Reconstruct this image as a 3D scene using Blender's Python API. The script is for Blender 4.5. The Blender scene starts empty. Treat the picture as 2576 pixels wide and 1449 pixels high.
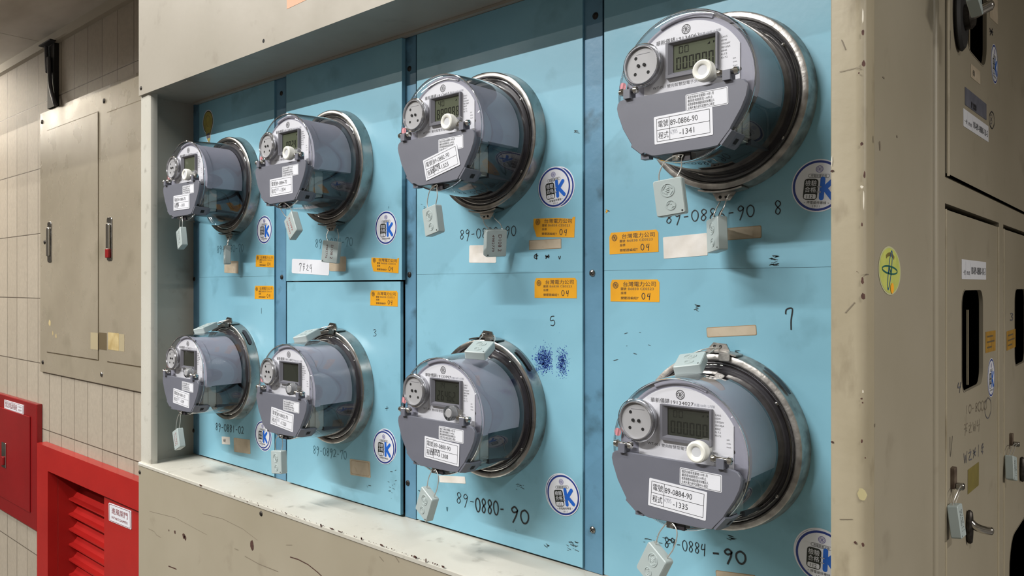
import bpy, math, random
from mathutils import Vector, Matrix
from mathutils.geometry import tessellate_polygon
SC = bpy.context.scene
COL = SC.collection
H = 1.5                                   # height of the eye above the floor
F, CX, CY = 1919.0, 1288.0, 720.0         # focal length in pixels, foot of the horizon
YAW = math.atan2(2950 - 1288, F)
SN, CS = math.sin(YAW), math.cos(YAW)

# ------------------------------------------------------------------ camera
cd = bpy.data.cameras.new('camera')
cd.sensor_width = 36.0
cd.lens = 36.0 * F / 2576.0
cd.shift_y = -(724.5 - CY) / 2576.0
cd.clip_start = 0.02
cam = bpy.data.objects.new('camera', cd)
COL.objects.link(cam)
cam.location = (0, 0, H)
cam.rotation_euler = (math.pi / 2, 0, YAW)
SC.camera = cam
# ------------------------------------------------------------------ world, lamps, exposure
SC.view_settings.view_transform = 'Standard'
SC.view_settings.look = 'None'
SC.view_settings.gamma = 1.0
SC.view_settings.use_curve_mapping = False
SC.view_settings.exposure = 0.0
w = bpy.data.worlds.new('world'); SC.world = w
w.use_nodes = True
w.node_tree.nodes['Background'].inputs[0].default_value = (0.5, 0.5, 0.5, 1)
w.node_tree.nodes['Background'].inputs[1].default_value = 0.3
def tube_lamp(name, x, y, z, length, watts, col=(1.0, 0.955, 0.89)):
    l = bpy.data.lights.new(name, 'AREA')
    l.shape = 'RECTANGLE'; l.size = length; l.size_y = 0.035
    l.energy = watts; l.color = col
    o = bpy.data.objects.new(name, l); COL.objects.link(o)
    o.location = (x, y, H + z)
    return o
# two fluorescent rows on the hall ceiling; extra left tubes added to soften wall shade
NEUT, WARM = (1.0, 0.985, 0.965), (1.0, 0.945, 0.87)
for x, y, z, ln, pw, cl in ((-1.9, -2.2, 2.40, 1.8, 262.0, NEUT), (-1.9, -0.9, 2.31, 1.2, 42.0, NEUT), (-4.8, -3.0, 2.40, 1.8, 52.0, WARM), (-4.8, -2.2, 2.40, 1.8, 38.0, WARM), (-4.8, -1.2, 2.40, 1.8, 26.0, WARM), (-4.8, -0.5, 2.40, 1.8, 18.0, WARM)):
    tube_lamp('tube_or_fill_light', x, y, z, ln, pw, cl)
tube_lamp('tube_or_fill_light', 2.3, -0.6, 2.35, 1.8, 115.0, NEUT).rotation_euler = (0, 0, math.pi / 2)  # added on the right to brighten the cabinet end and side wall
tube_lamp('tube_or_fill_light', 2.1, 1.15, 0.76, 0.8, 62.0, WARM).rotation_euler = (0, 0, math.pi / 2)  # fill added behind the panel plane, lights the cabinet end alone
tube_lamp('tube_or_fill_light', -4.1, 0.62, 0.72, 1.2, 2.5, WARM)  # fill added under the soffit, no known batten here
tube_lamp('tube_or_fill_light', -4.1, 0.62, 0.70, 1.2, 34.0, WARM).rotation_euler = (math.pi, 0, 0)  # same spot turned upward, added to brighten the soffit

# ------------------------------------------------------------------ helpers
def lin(c):
    c = c / 255.0
    return c / 12.92 if c <= 0.04045 else ((c + 0.055) / 1.055) ** 2.4
def rgb(r, g, b): return (lin(r), lin(g), lin(b), 1.0)

def kx(u):
    a = (u - CX) / F
    return (-SN + a * CS) / (CS + a * SN)
def dp(u):
    return 1.0 / (CS + (u - CX) / F * SN)
def on(u, v, y):                          # point seen at (u, v) on the plane Y = y
    return Vector((kx(u) * y, y, H - (v - CY) / F * dp(u) * y))
def onx(u, v, x):                         # point seen at (u, v) on the plane X = x
    y = x / kx(u)
    return Vector((x, y, H - (v - CY) / F * dp(u) * y))

def frame(o, ex, ey, n):
    ex, ey, n, o = Vector(ex), Vector(ey), Vector(n), Vector(o)
    return Matrix(((ex.x, ey.x, n.x, o.x), (ex.y, ey.y, n.y, o.y), (ex.z, ey.z, n.z, o.z), (0, 0, 0, 1)))
FRONT = lambda o: frame(o, (1, 0, 0), (0, 0, 1), (0, -1, 0))   # a plane facing the corridor
SIDE = lambda o: frame(o, (0, 1, 0), (0, 0, 1), (1, 0, 0))     # a plane facing +X
def rot2(a): return Matrix.Rotation(a, 4, 'Z')

MATS = {}
class MB:
    """collects shapes and links them as one mesh object"""
    def __init__(s, M=None):
        s.v, s.f, s.m, s.mats = [], [], [], []
        s.M = M or Matrix.Identity(4)
        s.stack = []
    def push(s, M): s.stack.append(s.M); s.M = s.M @ M; return s
    def pop(s): s.M = s.stack.pop(); return s
    def mi(s, m):
        if m not in s.mats: s.mats.append(m)
        return s.mats.index(m)
    def add(s, vs, fs, m):
        b = len(s.v); M = s.M; i = s.mi(m)
        s.v += [tuple(M @ Vector(p)) for p in vs]
        s.f += [tuple(b + q for q in f) for f in fs]
        s.m += [i] * len(fs)
    def box(s, x0, x1, y0, y1, z0, z1, m):
        vs = [(x, y, z) for z in (z0, z1) for y in (y0, y1) for x in (x0, x1)]
        s.add(vs, [(0, 2, 3, 1), (4, 5, 7, 6), (0, 1, 5, 4), (2, 6, 7, 3), (0, 4, 6, 2), (1, 3, 7, 5)], m)
    def loops(s, loops, m, cap0=True, cap1=True, closed=True):
        n = len(loops[0]); vs = [p for l in loops for p in l]; fs = []
        for a in range(len(loops) - 1):
            for i in range(n if closed else n - 1):
                j = (i + 1) % n
                fs.append((a * n + i, a * n + j, (a + 1) * n + j, (a + 1) * n + i))
        if cap0: fs.append(tuple(reversed(range(n))))
        if cap1: fs.append(tuple(range((len(loops) - 1) * n, len(loops) * n)))
        s.add(vs, fs, m)
    def slab(s, pf, z0, z1, bev, m, m_side=None):
        """pf(inset) -> outline; extruded along z with a bevel on both ends"""
        p0, p1 = pf(0), pf(bev)
        if bev > 0:
            s.loops([[(x, y, z0) for x, y in p1], [(x, y, z0 + bev) for x, y in p0], [(x, y, z1 - bev) for x, y in p0], [(x, y, z1) for x, y in p1]], m)
        else:
            s.loops([[(x, y, z0) for x, y in p0], [(x, y, z1) for x, y in p0]], m)
    def prism(s, poly, z0, z1, m):
        s.loops([[(x, y, z0) for x, y in poly], [(x, y, z1) for x, y in poly]], m)
    def flat(s, poly, z, m):
        s.add([(x, y, z) for x, y in poly], [tuple(range(len(poly)))], m)
    def holed(s, outer, holes, z0, z1, m, m_in=None):
        """plate with holes"""
        rings = [outer] + holes
        pts = [p for r in rings for p in r]
        tri = tessellate_polygon([[Vector((x, y, 0)) for x, y in r] for r in rings])
        for z, flip in ((z1, 0), (z0, 1)):
            fs = []
            for t in tri:
                a, b, c = t
                ar = (pts[b][0] - pts[a][0]) * (pts[c][1] - pts[a][1]) - (pts[b][1] - pts[a][1]) * (pts[c][0] - pts[a][0])
                q = (a, b, c) if (ar > 0) != bool(flip) else (a, c, b)
                fs.append(q)
            s.add([(x, y, z) for x, y in pts], fs, m)
        for r in rings:
            s.loops([[(x, y, z0) for x, y in r], [(x, y, z1) for x, y in r]], m_in or m, False, False)
    def lathe(s, prof, m, n=48, a0=0.0, a1=2 * math.pi, axis='y'):
        """profile of (radius, y) turned about the y axis; angle 0 = +x, rising to +z"""
        full = abs(a1 - a0 - 2 * math.pi) < 1e-6
        k = n if full else n + 1
        L = []
        for r, y in prof:
            L.append([(r * math.cos(a0 + (a1 - a0) * i / n), y, r * math.sin(a0 + (a1 - a0) * i / n)) for i in range(k)])
        s.loops(L, m, False, False, full)
    def disc(s, cx, cy, r, z, m, n=24, ry=None):
        s.flat([(cx + r * math.cos(2 * math.pi * i / n), cy + (ry or r) * math.sin(2 * math.pi * i / n)) for i in range(n)], z, m)
    def ring(s, cx, cy, r0, r1, z, m, n=40):
        a = [(cx + r0 * math.cos(2 * math.pi * i / n), cy + r0 * math.sin(2 * math.pi * i / n), z) for i in range(n)]
        b = [(cx + r1 * math.cos(2 * math.pi * i / n), cy + r1 * math.sin(2 * math.pi * i / n), z) for i in range(n)]
        s.loops([b, a], m, False, False)
    def cyl(s, cx, cy, r, z0, z1, m, n=24, bev=0.0, r1=None):
        def c(rr, z): return [(cx + rr * math.cos(2 * math.pi * i / n), cy + rr * math.sin(2 * math.pi * i / n), z) for i in range(n)]
        r1 = r1 or r
        if bev: s.loops([c(r, z0), c(r1, z1 - bev), c(r1 - bev, z1)], m)
        else: s.loops([c(r, z0), c(r1, z1)], m)
    def dome(s, cx, cy, r, h, z0, m, n=16):
        L = []
        for j in range(5):
            a = j / 5 * math.pi / 2
            L.append([(cx + r * math.cos(a) * math.cos(2 * math.pi * i / n), cy + r * math.cos(a) * math.sin(2 * math.pi * i / n), z0 + h * math.sin(a)) for i in range(n)])
        s.loops(L, m)
    def torus(s, R, r, m, n=48, k=10, y=0.0):
        L = []
        for j in range(k + 1):
            b = 2 * math.pi * j / k
            L.append([((R + r * math.cos(b)) * math.cos(2 * math.pi * i / n), y + r * math.sin(b), (R + r * math.cos(b)) * math.sin(2 * math.pi * i / n)) for i in range(n)])
        s.loops(L, m, False, False)
    def tube(s, path, r, m, n=8):
        path = [Vector(p) for p in path]
        L = []; up = Vector((0.12, 0.31, 0.94)).normalized()
        nrm = None
        for i, p in enumerate(path):
            t = (path[min(i + 1, len(path) - 1)] - path[max(i - 1, 0)]).normalized()
            if nrm is None:
                nrm = t.cross(up)
                if nrm.length < 1e-3: nrm = t.cross(Vector((1, 0, 0)))
            nrm = (nrm - t * nrm.dot(t)).normalized()
            b = t.cross(nrm)
            L.append([tuple(p + (nrm * math.cos(2 * math.pi * q / n) + b * math.sin(2 * math.pi * q / n)) * r) for q in range(n)])
        s.loops(L, m)
    def ribbon(s, pts, wd, z, m):
        """flat pen stroke"""
        n = len(pts)
        L = []
        for i in range(n):
            ax, ay = pts[max(i - 1, 0)]; bx, by = pts[min(i + 1, n - 1)]
            dx, dy = bx - ax, by - ay; l = math.hypot(dx, dy) or 1
            ox, oy = -dy / l * wd / 2, dx / l * wd / 2
            L.append([(pts[i][0] - ox, pts[i][1] - oy, z), (pts[i][0] + ox, pts[i][1] + oy, z)])
        s.loops(L, m, False, False, False)
    def text(s, t, x, y, h, z, m, align='L', sx=1.0, bold=0.0, gap=1.0, rot=0.0):
        vs, fs, x0, x1 = glyphs(t, bold, gap)
        k = h / 0.72
        wd = (x1 - x0) * k * sx
        ox = {'L': 0, 'C': -wd / 2, 'R': -wd}[align]
        s.push(Matrix.Translation((x, y, 0)) @ rot2(rot))
        s.add([((p[0] - x0) * k * sx + ox, p[1] * k, z) for p in vs], fs, m)
        s.pop()
        return wd
    def fit(s, t, x, y, wd, h, z, m, bold=0.0, gap=1.0, rot=0.0, align='L'):
        vs, fs, x0, x1 = glyphs(t, bold, gap)
        k = h / 0.72
        return s.text(t, x, y, h, z, m, align, wd / ((x1 - x0) * k), bold, gap, rot)
    def build(s, name, parent=None, loc=None, smooth=35.0, label=None):
        me = bpy.data.meshes.new(name)
        me.from_pydata(s.v, [], s.f)
        for m in s.mats: me.materials.append(MATS[m])
        me.polygons.foreach_set('material_index', s.m)
        if smooth:
            me.shade_smooth() if hasattr(me, 'shade_smooth') else None
            me.set_sharp_from_angle(angle=math.radians(smooth))
        me.update()
        o = bpy.data.objects.new(name, me); COL.objects.link(o)
        if parent: o.parent = parent
        if loc: o.location = loc
        if label: o['label'] = label
        return o

GL = {}
def glyphs(t, bold=0.0, gap=1.0):
    key = (t, bold, gap)
    if key in GL: return GL[key]
    cu = bpy.data.curves.new('t', 'FONT')
    cu.body = t; cu.resolution_u = 2; cu.space_character = gap
    o = bpy.data.objects.new('t', cu); COL.objects.link(o)
    me = bpy.data.meshes.new_from_object(o.evaluated_get(bpy.context.evaluated_depsgraph_get()))
    vs = [(v.co.x, v.co.y) for v in me.vertices]; fs = [tuple(p.vertices) for p in me.polygons]
    # every face looks out along +z
    out = []
    for f in fs:
        ar = sum(vs[f[i]][0] * vs[f[(i + 1) % len(f)]][1] - vs[f[(i + 1) % len(f)]][0] * vs[f[i]][1] for i in range(len(f)))
        out.append(f if ar > 0 else tuple(reversed(f)))
    bpy.data.objects.remove(o); bpy.data.curves.remove(cu); bpy.data.meshes.remove(me)
    xs = [p[0] for p in vs] or [0, 1]
    GL[key] = (vs, out, min(xs), max(xs))
    return GL[key]

def rrect(wd, ht, r, n=5, cx=0.0, cy=0.0):
    def pf(ins=0.0):
        a, b = wd / 2 - ins, ht / 2 - ins; q = max(r - ins, 1e-5); P = []
        for sx, sy, st in ((1, 1, 0), (-1, 1, 1), (-1, -1, 2), (1, -1, 3)):
            for i in range(n + 1):
                t = (st + i / n) * math.pi / 2
                P.append((cx + sx * (a - q) + q * math.cos(t), cy + sy * (b - q) + q * math.sin(t)))
        return P
    return pf
def rect(x0, x1, y0, y1): return [(x0, y0), (x1, y0), (x1, y1), (x0, y1)]
def inset_poly(P, d):
    cx = sum(p[0] for p in P) / len(P); cy = sum(p[1] for p in P) / len(P)
    out = []
    for x, y in P:
        l = math.hypot(x - cx, y - cy)
        out.append((cx + (x - cx) * (l - d) / l, cy + (y - cy) * (l - d) / l))
    return out
def catmull(P, n=5):
    P = [Vector(p) for p in P]; out = []
    for i in range(len(P) - 1):
        a, b, c_, d = P[max(i - 1, 0)], P[i], P[i + 1], P[min(i + 2, len(P) - 1)]
        for j in range(n):
            t = j / n
            out.append(0.5 * ((2 * b) + (c_ - a) * t + (2 * a - 5 * b + 4 * c_ - d) * t * t + (3 * b - a - 3 * c_ + d) * t ** 3))
    out.append(P[-1]); return out

def empty(name, loc, label, cat, group=None):
    o = bpy.data.objects.new(name, None); COL.objects.link(o)
    o.location = loc; o.empty_display_size = 0.02
    o['label'] = label; o['category'] = cat
    if group: o['group'] = group
    return o
def tag(o, label, cat, group=None):
    o['label'] = label; o['category'] = cat
    if group: o['group'] = group
    return o
def struct(o): o['kind'] = 'structure'; return o

# ------------------------------------------------------------------ materials
def mat(name, col, rough=0.5, metal=0.0, col2=None, scale=8.0, detail=4.0, lo=0.35, hi=0.7, dirt=None, dscale=30.0, dlo=0.62, dhi=0.75, damt=0.7,
        bump=0.0, bscale=200.0, stretch=(1, 1, 1), spec=0.5, rvar=0.0, alpha=None, emit=None, coat=0.0):
    m = bpy.data.materials.new(name); m.use_nodes = True
    nt = m.node_tree; N = nt.nodes; L = nt.links
    b = N['Principled BSDF']
    b.inputs['Roughness'].default_value = rough; b.inputs['Metallic'].default_value = metal
    b.inputs['Specular IOR Level'].default_value = spec
    b.inputs['Coat Weight'].default_value = coat
    b.inputs['Base Color'].default_value = col
    tc = None
    def coords(st):
        nonlocal tc
        if tc is None: tc = N.new('ShaderNodeTexCoord')
        mp = N.new('ShaderNodeMapping'); mp.inputs['Scale'].default_value = st
        L.new(tc.outputs['Object'], mp.inputs['Vector']); return mp.outputs['Vector']
    def noise(sc, det, st, a, c):
        n = N.new('ShaderNodeTexNoise'); n.inputs['Scale'].default_value = sc; n.inputs['Detail'].default_value = det
        L.new(coords(st), n.inputs['Vector'])
        r = N.new('ShaderNodeMapRange'); r.inputs[1].default_value = a; r.inputs[2].default_value = c
        L.new(n.outputs['Fac'], r.inputs[0]); return r.outputs[0]
    cur = None
    def mix(fac, A, B):
        x = N.new('ShaderNodeMix'); x.data_type = 'RGBA'
        L.new(fac, x.inputs[0])
        if isinstance(A, tuple): x.inputs[6].default_value = A
        else: L.new(A, x.inputs[6])
        x.inputs[7].default_value = B
        return x.outputs[2]
    if col2:
        cur = mix(noise(scale, detail, stretch, lo, hi), col, col2)
    if dirt:
        f = noise(dscale, 6.0, stretch, dlo, dhi)
        mm = N.new('ShaderNodeMath'); mm.operation = 'MULTIPLY'; mm.inputs[1].default_value = damt; L.new(f, mm.inputs[0])
        cur = mix(mm.outputs[0], cur or col, dirt)
    if cur: L.new(cur, b.inputs['Base Color'])
    if rvar:
        f = noise(scale * 2, 4.0, (1, 1, 1), 0.3, 0.7)
        r = N.new('ShaderNodeMapRange'); r.inputs[3].default_value = rough - rvar; r.inputs[4].default_value = rough + rvar
        L.new(f, r.inputs[0]); L.new(r.outputs[0], b.inputs['Roughness'])
    if bump:
        n = N.new('ShaderNodeTexNoise'); n.inputs['Scale'].default_value = bscale; n.inputs['Detail'].default_value = 3
        L.new(coords((1, 1, 1)), n.inputs['Vector'])
        bp = N.new('ShaderNodeBump'); bp.inputs['Strength'].default_value = bump; bp.inputs['Distance'].default_value = 0.002
        L.new(n.outputs['Fac'], bp.inputs['Height']); L.new(bp.outputs[0], b.inputs['Normal'])
    MATS[name] = m
    return m
mat('beige_paint', rgb(160, 154, 142), 0.38, 0, rgb(151, 145, 132), 7, 5, dirt=rgb(112, 103, 88), dscale=26, dlo=0.63, dhi=0.8, damt=0.45, bump=0.05, bscale=90, rvar=0.06)
mat('sill_paint', rgb(192, 190, 180), 0.3, 0, rgb(180, 177, 165), 6, 5, dirt=rgb(110, 104, 92), dscale=40, dlo=0.62, dhi=0.75, damt=0.5, bump=0.04, bscale=60, rvar=0.08)
mat('cabinet_paint', rgb(158, 150, 132), 0.42, 0, rgb(149, 141, 122), 5, 5, dirt=rgb(96, 84, 66), dscale=18, dlo=0.62, dhi=0.85, damt=0.5, bump=0.04, bscale=80)
mat('post_paint', rgb(166, 156, 133), 0.45, 0, rgb(154, 144, 120), 14, 6, dirt=rgb(104, 92, 70), dscale=34, dlo=0.58, dhi=0.78, damt=0.6, bump=0.1, bscale=110, stretch=(1.6, 1, 0.6))
mat('blue_paint', rgb(131, 182, 200), 0.36, 0, rgb(117, 168, 187), 6, 5, dirt=rgb(58, 92, 100), dscale=16, dlo=0.6, dhi=0.85, damt=0.55, bump=0.05, bscale=120, rvar=0.08)
mat('rail_paint', rgb(96, 142, 170), 0.42, 0, rgb(82, 126, 150), 14, 5, dirt=rgb(40, 60, 66), dscale=22, dlo=0.56, dhi=0.72, damt=0.8, bump=0.15, bscale=90)
mat('cavity_black', rgb(12, 12, 13), 0.8)
mat('black_paint', rgb(20, 20, 22), 0.6)
mat('wall_metal', rgb(150, 141, 124), 0.3, 0, rgb(138, 129, 112), 5, 5, dirt=rgb(104, 98, 80), dscale=9, dlo=0.55, dhi=0.75, damt=0.4, bump=0.08, bscale=30, rvar=0.08)
mat('red_paint', rgb(132, 18, 22), 0.3, 0, rgb(120, 15, 18), 6, 4, bump=0.05, bscale=60)
mat('red_frame', rgb(168, 34, 30), 0.28, 0, rgb(156, 28, 26), 6, 4, bump=0.05, bscale=60)
mat('ceiling_paint', rgb(205, 200, 190), 0.8, 0, rgb(178, 172, 160), 3, 4, stretch=(1, 3, 1))
mat('trim_paint', rgb(170, 162, 146), 0.6)
mat('plaster', rgb(112, 108, 102), 0.85, 0, rgb(102, 98, 92), 3, 3)
mat('floor_tile', rgb(72, 69, 65), 0.5, 0, rgb(62, 59, 56), 4, 4)
mat('steel', rgb(178, 176, 172), 0.24, 1.0, rgb(140, 138, 134), 24, 4, dirt=rgb(84, 78, 70), dscale=50, dlo=0.56, dhi=0.72, damt=0.5, rvar=0.1)
mat('aluminium', rgb(188, 185, 180), 0.42, 0.85, rgb(140, 136, 132), 90, 3, bump=0.3, bscale=130)
mat('chrome', rgb(205, 203, 198), 0.16, 1.0)
mat('wire', rgb(196, 194, 188), 0.3, 0.6)
mat('dark_screw', rgb(70, 66, 62), 0.45, 0.7, rgb(44, 40, 36), 200, 3)
mat('rust', rgb(112, 98, 84), 0.6, 0.3, rgb(64, 46, 38), 60, 4)
mat('chip_brown', rgb(58, 34, 26), 0.8, 0, rgb(80, 50, 40), 300, 3)
mat('chip_white', rgb(206, 200, 184), 0.6)
mat('scratch_grey', rgb(120, 110, 94), 0.7)
mat('stain_dark', rgb(56, 74, 78), 0.7)
mat('meter_grey', rgb(104, 106, 116), 0.45, 0, rgb(100, 102, 112), 30, 3, bump=0.012, bscale=600)
mat('housing_grey', rgb(150, 150, 164), 0.5)
mat('base_dark', rgb(52, 49, 54), 0.42)
mat('block_dark', rgb(40, 46, 52), 0.5)
mat('terminal_pale', rgb(132, 138, 134), 0.5)
mat('bezel_grey', rgb(112, 112, 120), 0.45)
mat('plate_white', rgb(228, 228, 234), 0.4)
mat('lcd_glass', rgb(88, 94, 76), 0.2, spec=0.15)
mat('lcd_dim', rgb(52, 55, 48), 0.2, spec=0.15)
mat('lcd_ink', rgb(14, 18, 12), 0.5, spec=0.05)
mat('lcd_ghost', rgb(30, 32, 28), 0.5, spec=0.05)
mat('port_face', rgb(158, 158, 160), 0.4)
mat('ink_black', rgb(40, 40, 44), 0.5)
mat('ink_grey', rgb(92, 92, 98), 0.5)
mat('ink_pale', rgb(160, 162, 172), 0.6)
mat('marker_black', rgb(20, 26, 30), 0.5)
mat('marker_faint', rgb(66, 110, 124), 0.5)
mat('marker_blue', rgb(28, 66, 160), 0.5)
mat('ink_red', rgb(150, 44, 44), 0.6)
mat('ink_darkred', rgb(86, 34, 36), 0.6)
mat('bright_ring', rgb(182, 182, 186), 0.25, 0.8)
mat('pink_dot', rgb(240, 160, 168), 0.5)
mat('sticker_white', rgb(218, 220, 226), 0.38)
mat('sticker_blue', rgb(24, 50, 128), 0.4)
mat('k_blue', rgb(22, 96, 196), 0.4)
mat('k_black', rgb(24, 30, 22), 0.4)
mat('emblem_violet', rgb(96, 88, 156), 0.4)
mat('sticker_yellow', rgb(224, 160, 24), 0.42, 0, rgb(214, 150, 20), 40, 3)
mat('old_yellow', rgb(168, 128, 40), 0.6, 0, rgb(140, 104, 34), 60, 3)
mat('tape_olive', rgb(128, 116, 58), 0.4, 0, rgb(110, 100, 50), 40, 3)
mat('paper_beige', rgb(184, 171, 150), 0.75, 0, rgb(168, 154, 132), 50, 5, dirt=rgb(150, 130, 100), dscale=70, dlo=0.6, dhi=0.75, damt=0.4)
mat('paper_white', rgb(222, 218, 212), 0.75, 0, rgb(206, 200, 190), 50, 5)
mat('paper_edge', rgb(150, 128, 96), 0.8)
mat('paper_peach', rgb(214, 164, 134), 0.6)
mat('paper_slate', rgb(92, 94, 106), 0.7, 0, rgb(74, 76, 88), 60, 3)
mat('seal_plastic', rgb(166, 178, 177), 0.42)
mat('seal_red_side', rgb(196, 204, 200), 0.42)
mat('bulb_yellow', rgb(176, 164, 84), 0.5, 0, rgb(150, 140, 74), 60, 3)
mat('oval_green', rgb(196, 200, 104), 0.45, 0, rgb(176, 186, 92), 60, 3)
mat('spot_pale', rgb(168, 158, 118), 0.5)
mat('oval_pale', rgb(190, 190, 148), 0.45)
mat('green_ink', rgb(20, 92, 84), 0.5)
mat('blue_ink', rgb(22, 84, 140), 0.5)
mat('orange_ink', rgb(250, 172, 40), 0.5)
mat('cable_grey', rgb(70, 70, 76), 0.4)
mat('tape_clear', rgb(170, 158, 128), 0.25)
mat('tape_yellow', rgb(196, 178, 132), 0.4, 0, rgb(170, 148, 100), 40, 3)
mat('tape_dark', rgb(96, 84, 62), 0.5)
mat('milky_plastic', rgb(226, 226, 218), 0.4)
mat('milky_core', rgb(196, 198, 202), 0.4)
MATS['milky_plastic'].node_tree.nodes['Principled BSDF'].inputs['Subsurface Weight'].default_value = 0.25
MATS['milky_plastic'].node_tree.nodes['Principled BSDF'].inputs['Subsurface Radius'].default_value = (0.01, 0.01, 0.01)

def clear(name, rough=0.02, ior=1.5, gain=2.1, tint=(0.96, 0.965, 0.97, 1)):
    """a thin clear plastic sheet: what passes is passed straight, what mirrors at a slant is mirrored"""
    m = bpy.data.materials.new(name); m.use_nodes = True
    nt = m.node_tree; N = nt.nodes; L = nt.links; N.clear()
    out = N.new('ShaderNodeOutputMaterial'); mx = N.new('ShaderNodeMixShader')
    t = N.new('ShaderNodeBsdfTransparent'); t.inputs[0].default_value = tint
    g = N.new('ShaderNodeBsdfAnisotropic' if False else 'ShaderNodeBsdfGlossy'); g.inputs['Roughness'].default_value = rough
    ge = N.new('ShaderNodeNewGeometry'); vd = N.new('ShaderNodeVectorMath'); vd.operation = 'DOT_PRODUCT'
    L.new(ge.outputs['Normal'], vd.inputs[0]); L.new(ge.outputs['Incoming'], vd.inputs[1])
    def mth(op, a_, b_=None):
        q_ = N.new('ShaderNodeMath'); q_.operation = op
        for i_, v_ in enumerate((a_, b_)):
            if v_ is None: continue
            if isinstance(v_, (int, float)): q_.inputs[i_].default_value = v_
            else: L.new(v_, q_.inputs[i_])
        return q_
    f0 = ((ior - 1) / (ior + 1)) ** 2
    ab = mth('ABSOLUTE', vd.outputs['Value']); om = mth('SUBTRACT', 1.0, ab.outputs[0]); pw = mth('POWER', om.outputs[0], 5.0)
    sc_ = mth('MULTIPLY', pw.outputs[0], 1 - f0); ad = mth('ADD', sc_.outputs[0], f0)
    mm = mth('MULTIPLY', ad.outputs[0], gain); mm.use_clamp = True
    L.new(mm.outputs[0], mx.inputs[0])
    L.new(t.outputs[0], mx.inputs[1]); L.new(g.outputs[0], mx.inputs[2]); L.new(mx.outputs[0], out.inputs[0])
    MATS[name] = m
clear('clear_plastic')
m = mat('rim_plastic', rgb(240, 243, 245), 0.05)
m.node_tree.nodes['Principled BSDF'].inputs['Transmission Weight'].default_value = 1.0
m.node_tree.nodes['Principled BSDF'].inputs['IOR'].default_value = 1.45

def tile_material():
    m = bpy.data.materials.new('wall_tile'); m.use_nodes = True
    nt = m.node_tree; N = nt.nodes; L = nt.links; b = N['Principled BSDF']
    tc = N.new('ShaderNodeTexCoord'); sp = N.new('ShaderNodeSeparateXYZ'); cb = N.new('ShaderNodeCombineXYZ')
    L.new(tc.outputs['Object'], sp.inputs[0])
    ax = N.new('ShaderNodeMath'); ax.inputs[1].default_value = 2.159 + 0.1079 * 60; L.new(sp.outputs[0], ax.inputs[0])
    az = N.new('ShaderNodeMath'); az.inputs[1].default_value = -(H - 0.041) + 0.219 * 20; L.new(sp.outputs[2], az.inputs[0])
    L.new(ax.outputs[0], cb.inputs[0]); L.new(az.outputs[0], cb.inputs[1])
    br = N.new('ShaderNodeTexBrick'); br.offset = 0.0; br.squash = 1.0
    br.inputs['Scale'].default_value = 1.0; br.inputs['Mortar Size'].default_value = 0.0017; br.inputs['Mortar Smooth'].default_value = 0.3
    br.inputs['Brick Width'].default_value = 0.1079; br.inputs['Row Height'].default_value = 0.219
    br.inputs['Color1'].default_value = rgb(176, 166, 150); br.inputs['Color2'].default_value = rgb(168, 158, 142); br.inputs['Mortar'].default_value = rgb(92, 82, 70)
    L.new(cb.outputs[0], br.inputs['Vector'])
    n = N.new('ShaderNodeTexNoise'); n.inputs['Scale'].default_value = 90; L.new(tc.outputs['Object'], n.inputs['Vector'])
    mx = N.new('ShaderNodeMix'); mx.data_type = 'RGBA'; mx.blend_type = 'MULTIPLY'; mx.inputs[0].default_value = 0.25
    L.new(br.outputs['Color'], mx.inputs[6]); L.new(n.outputs['Fac'], mx.inputs[7]); L.new(mx.outputs[2], b.inputs['Base Color'])
    b.inputs['Roughness'].default_value = 0.5
    bp = N.new('ShaderNodeBump'); bp.inputs['Strength'].default_value = 0.6; bp.inputs['Distance'].default_value = 0.002; bp.invert = True
    L.new(br.outputs['Fac'], bp.inputs['Height']); L.new(bp.outputs[0], b.inputs['Normal'])
    MATS['wall_tile'] = m
tile_material()
# ------------------------------------------------------------------ the setting
D = 0.735            # blue panels
FR = 0.636           # front of the meter cabinet
YW = 0.905           # tiled wall
XE = -0.1834         # right-hand end of the cabinets
XL = -1.496          # left-hand end of the meter cabinet
ZC = H + 0.815       # ceiling
HOOD, SILL = H + 0.364, H - 0.336

b = MB()
A, B_ = on(120, 1185, 0.875), on(345, 1275, 0.875)
rx0, rx1, rz = A.x, -1.499, on(120, 1185, 0.875).z
for x0, x1, z0, z1 in ((-8, rx0, 0, ZC), (rx1, -0.9, 0, ZC), (rx0, rx1, rz, ZC)):
    b.add([(x0, YW, z0), (x1, YW, z0), (x1, YW, z1), (x0, YW, z1)], [(0, 1, 2, 3)], 'wall_tile')
struct(b.build('wall_back', smooth=0))
def plane(name, vs, m):
    q = MB(); q.add(vs, [(0, 1, 2, 3)], m); return struct(q.build(name, smooth=0))
HZ = H + 2.46                                 # ceiling of the hall
plane('floor', [(-8, -4.2, 0), (5, -4.2, 0), (5, 2.4, 0), (-8, 2.4, 0)], 'floor_tile')
plane('wall_front', [(-8, -4.2, 0), (-8, -4.2, HZ), (5, -4.2, HZ), (5, -4.2, 0)], 'plaster')
plane('wall_right', [(5, -4.2, 0), (5, -4.2, HZ), (5, 2.4, HZ), (5, 2.4, 0)], 'plaster')
plane('wall_left', [(-8, -4.2, 0), (-8, 2.4, 0), (-8, 2.4, HZ), (-8, -4.2, HZ)], 'plaster')
plane('wall_far', [(-0.9, 2.4, 0), (5, 2.4, 0), (5, 2.4, ZC), (-0.9, 2.4, ZC)], 'plaster')
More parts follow.
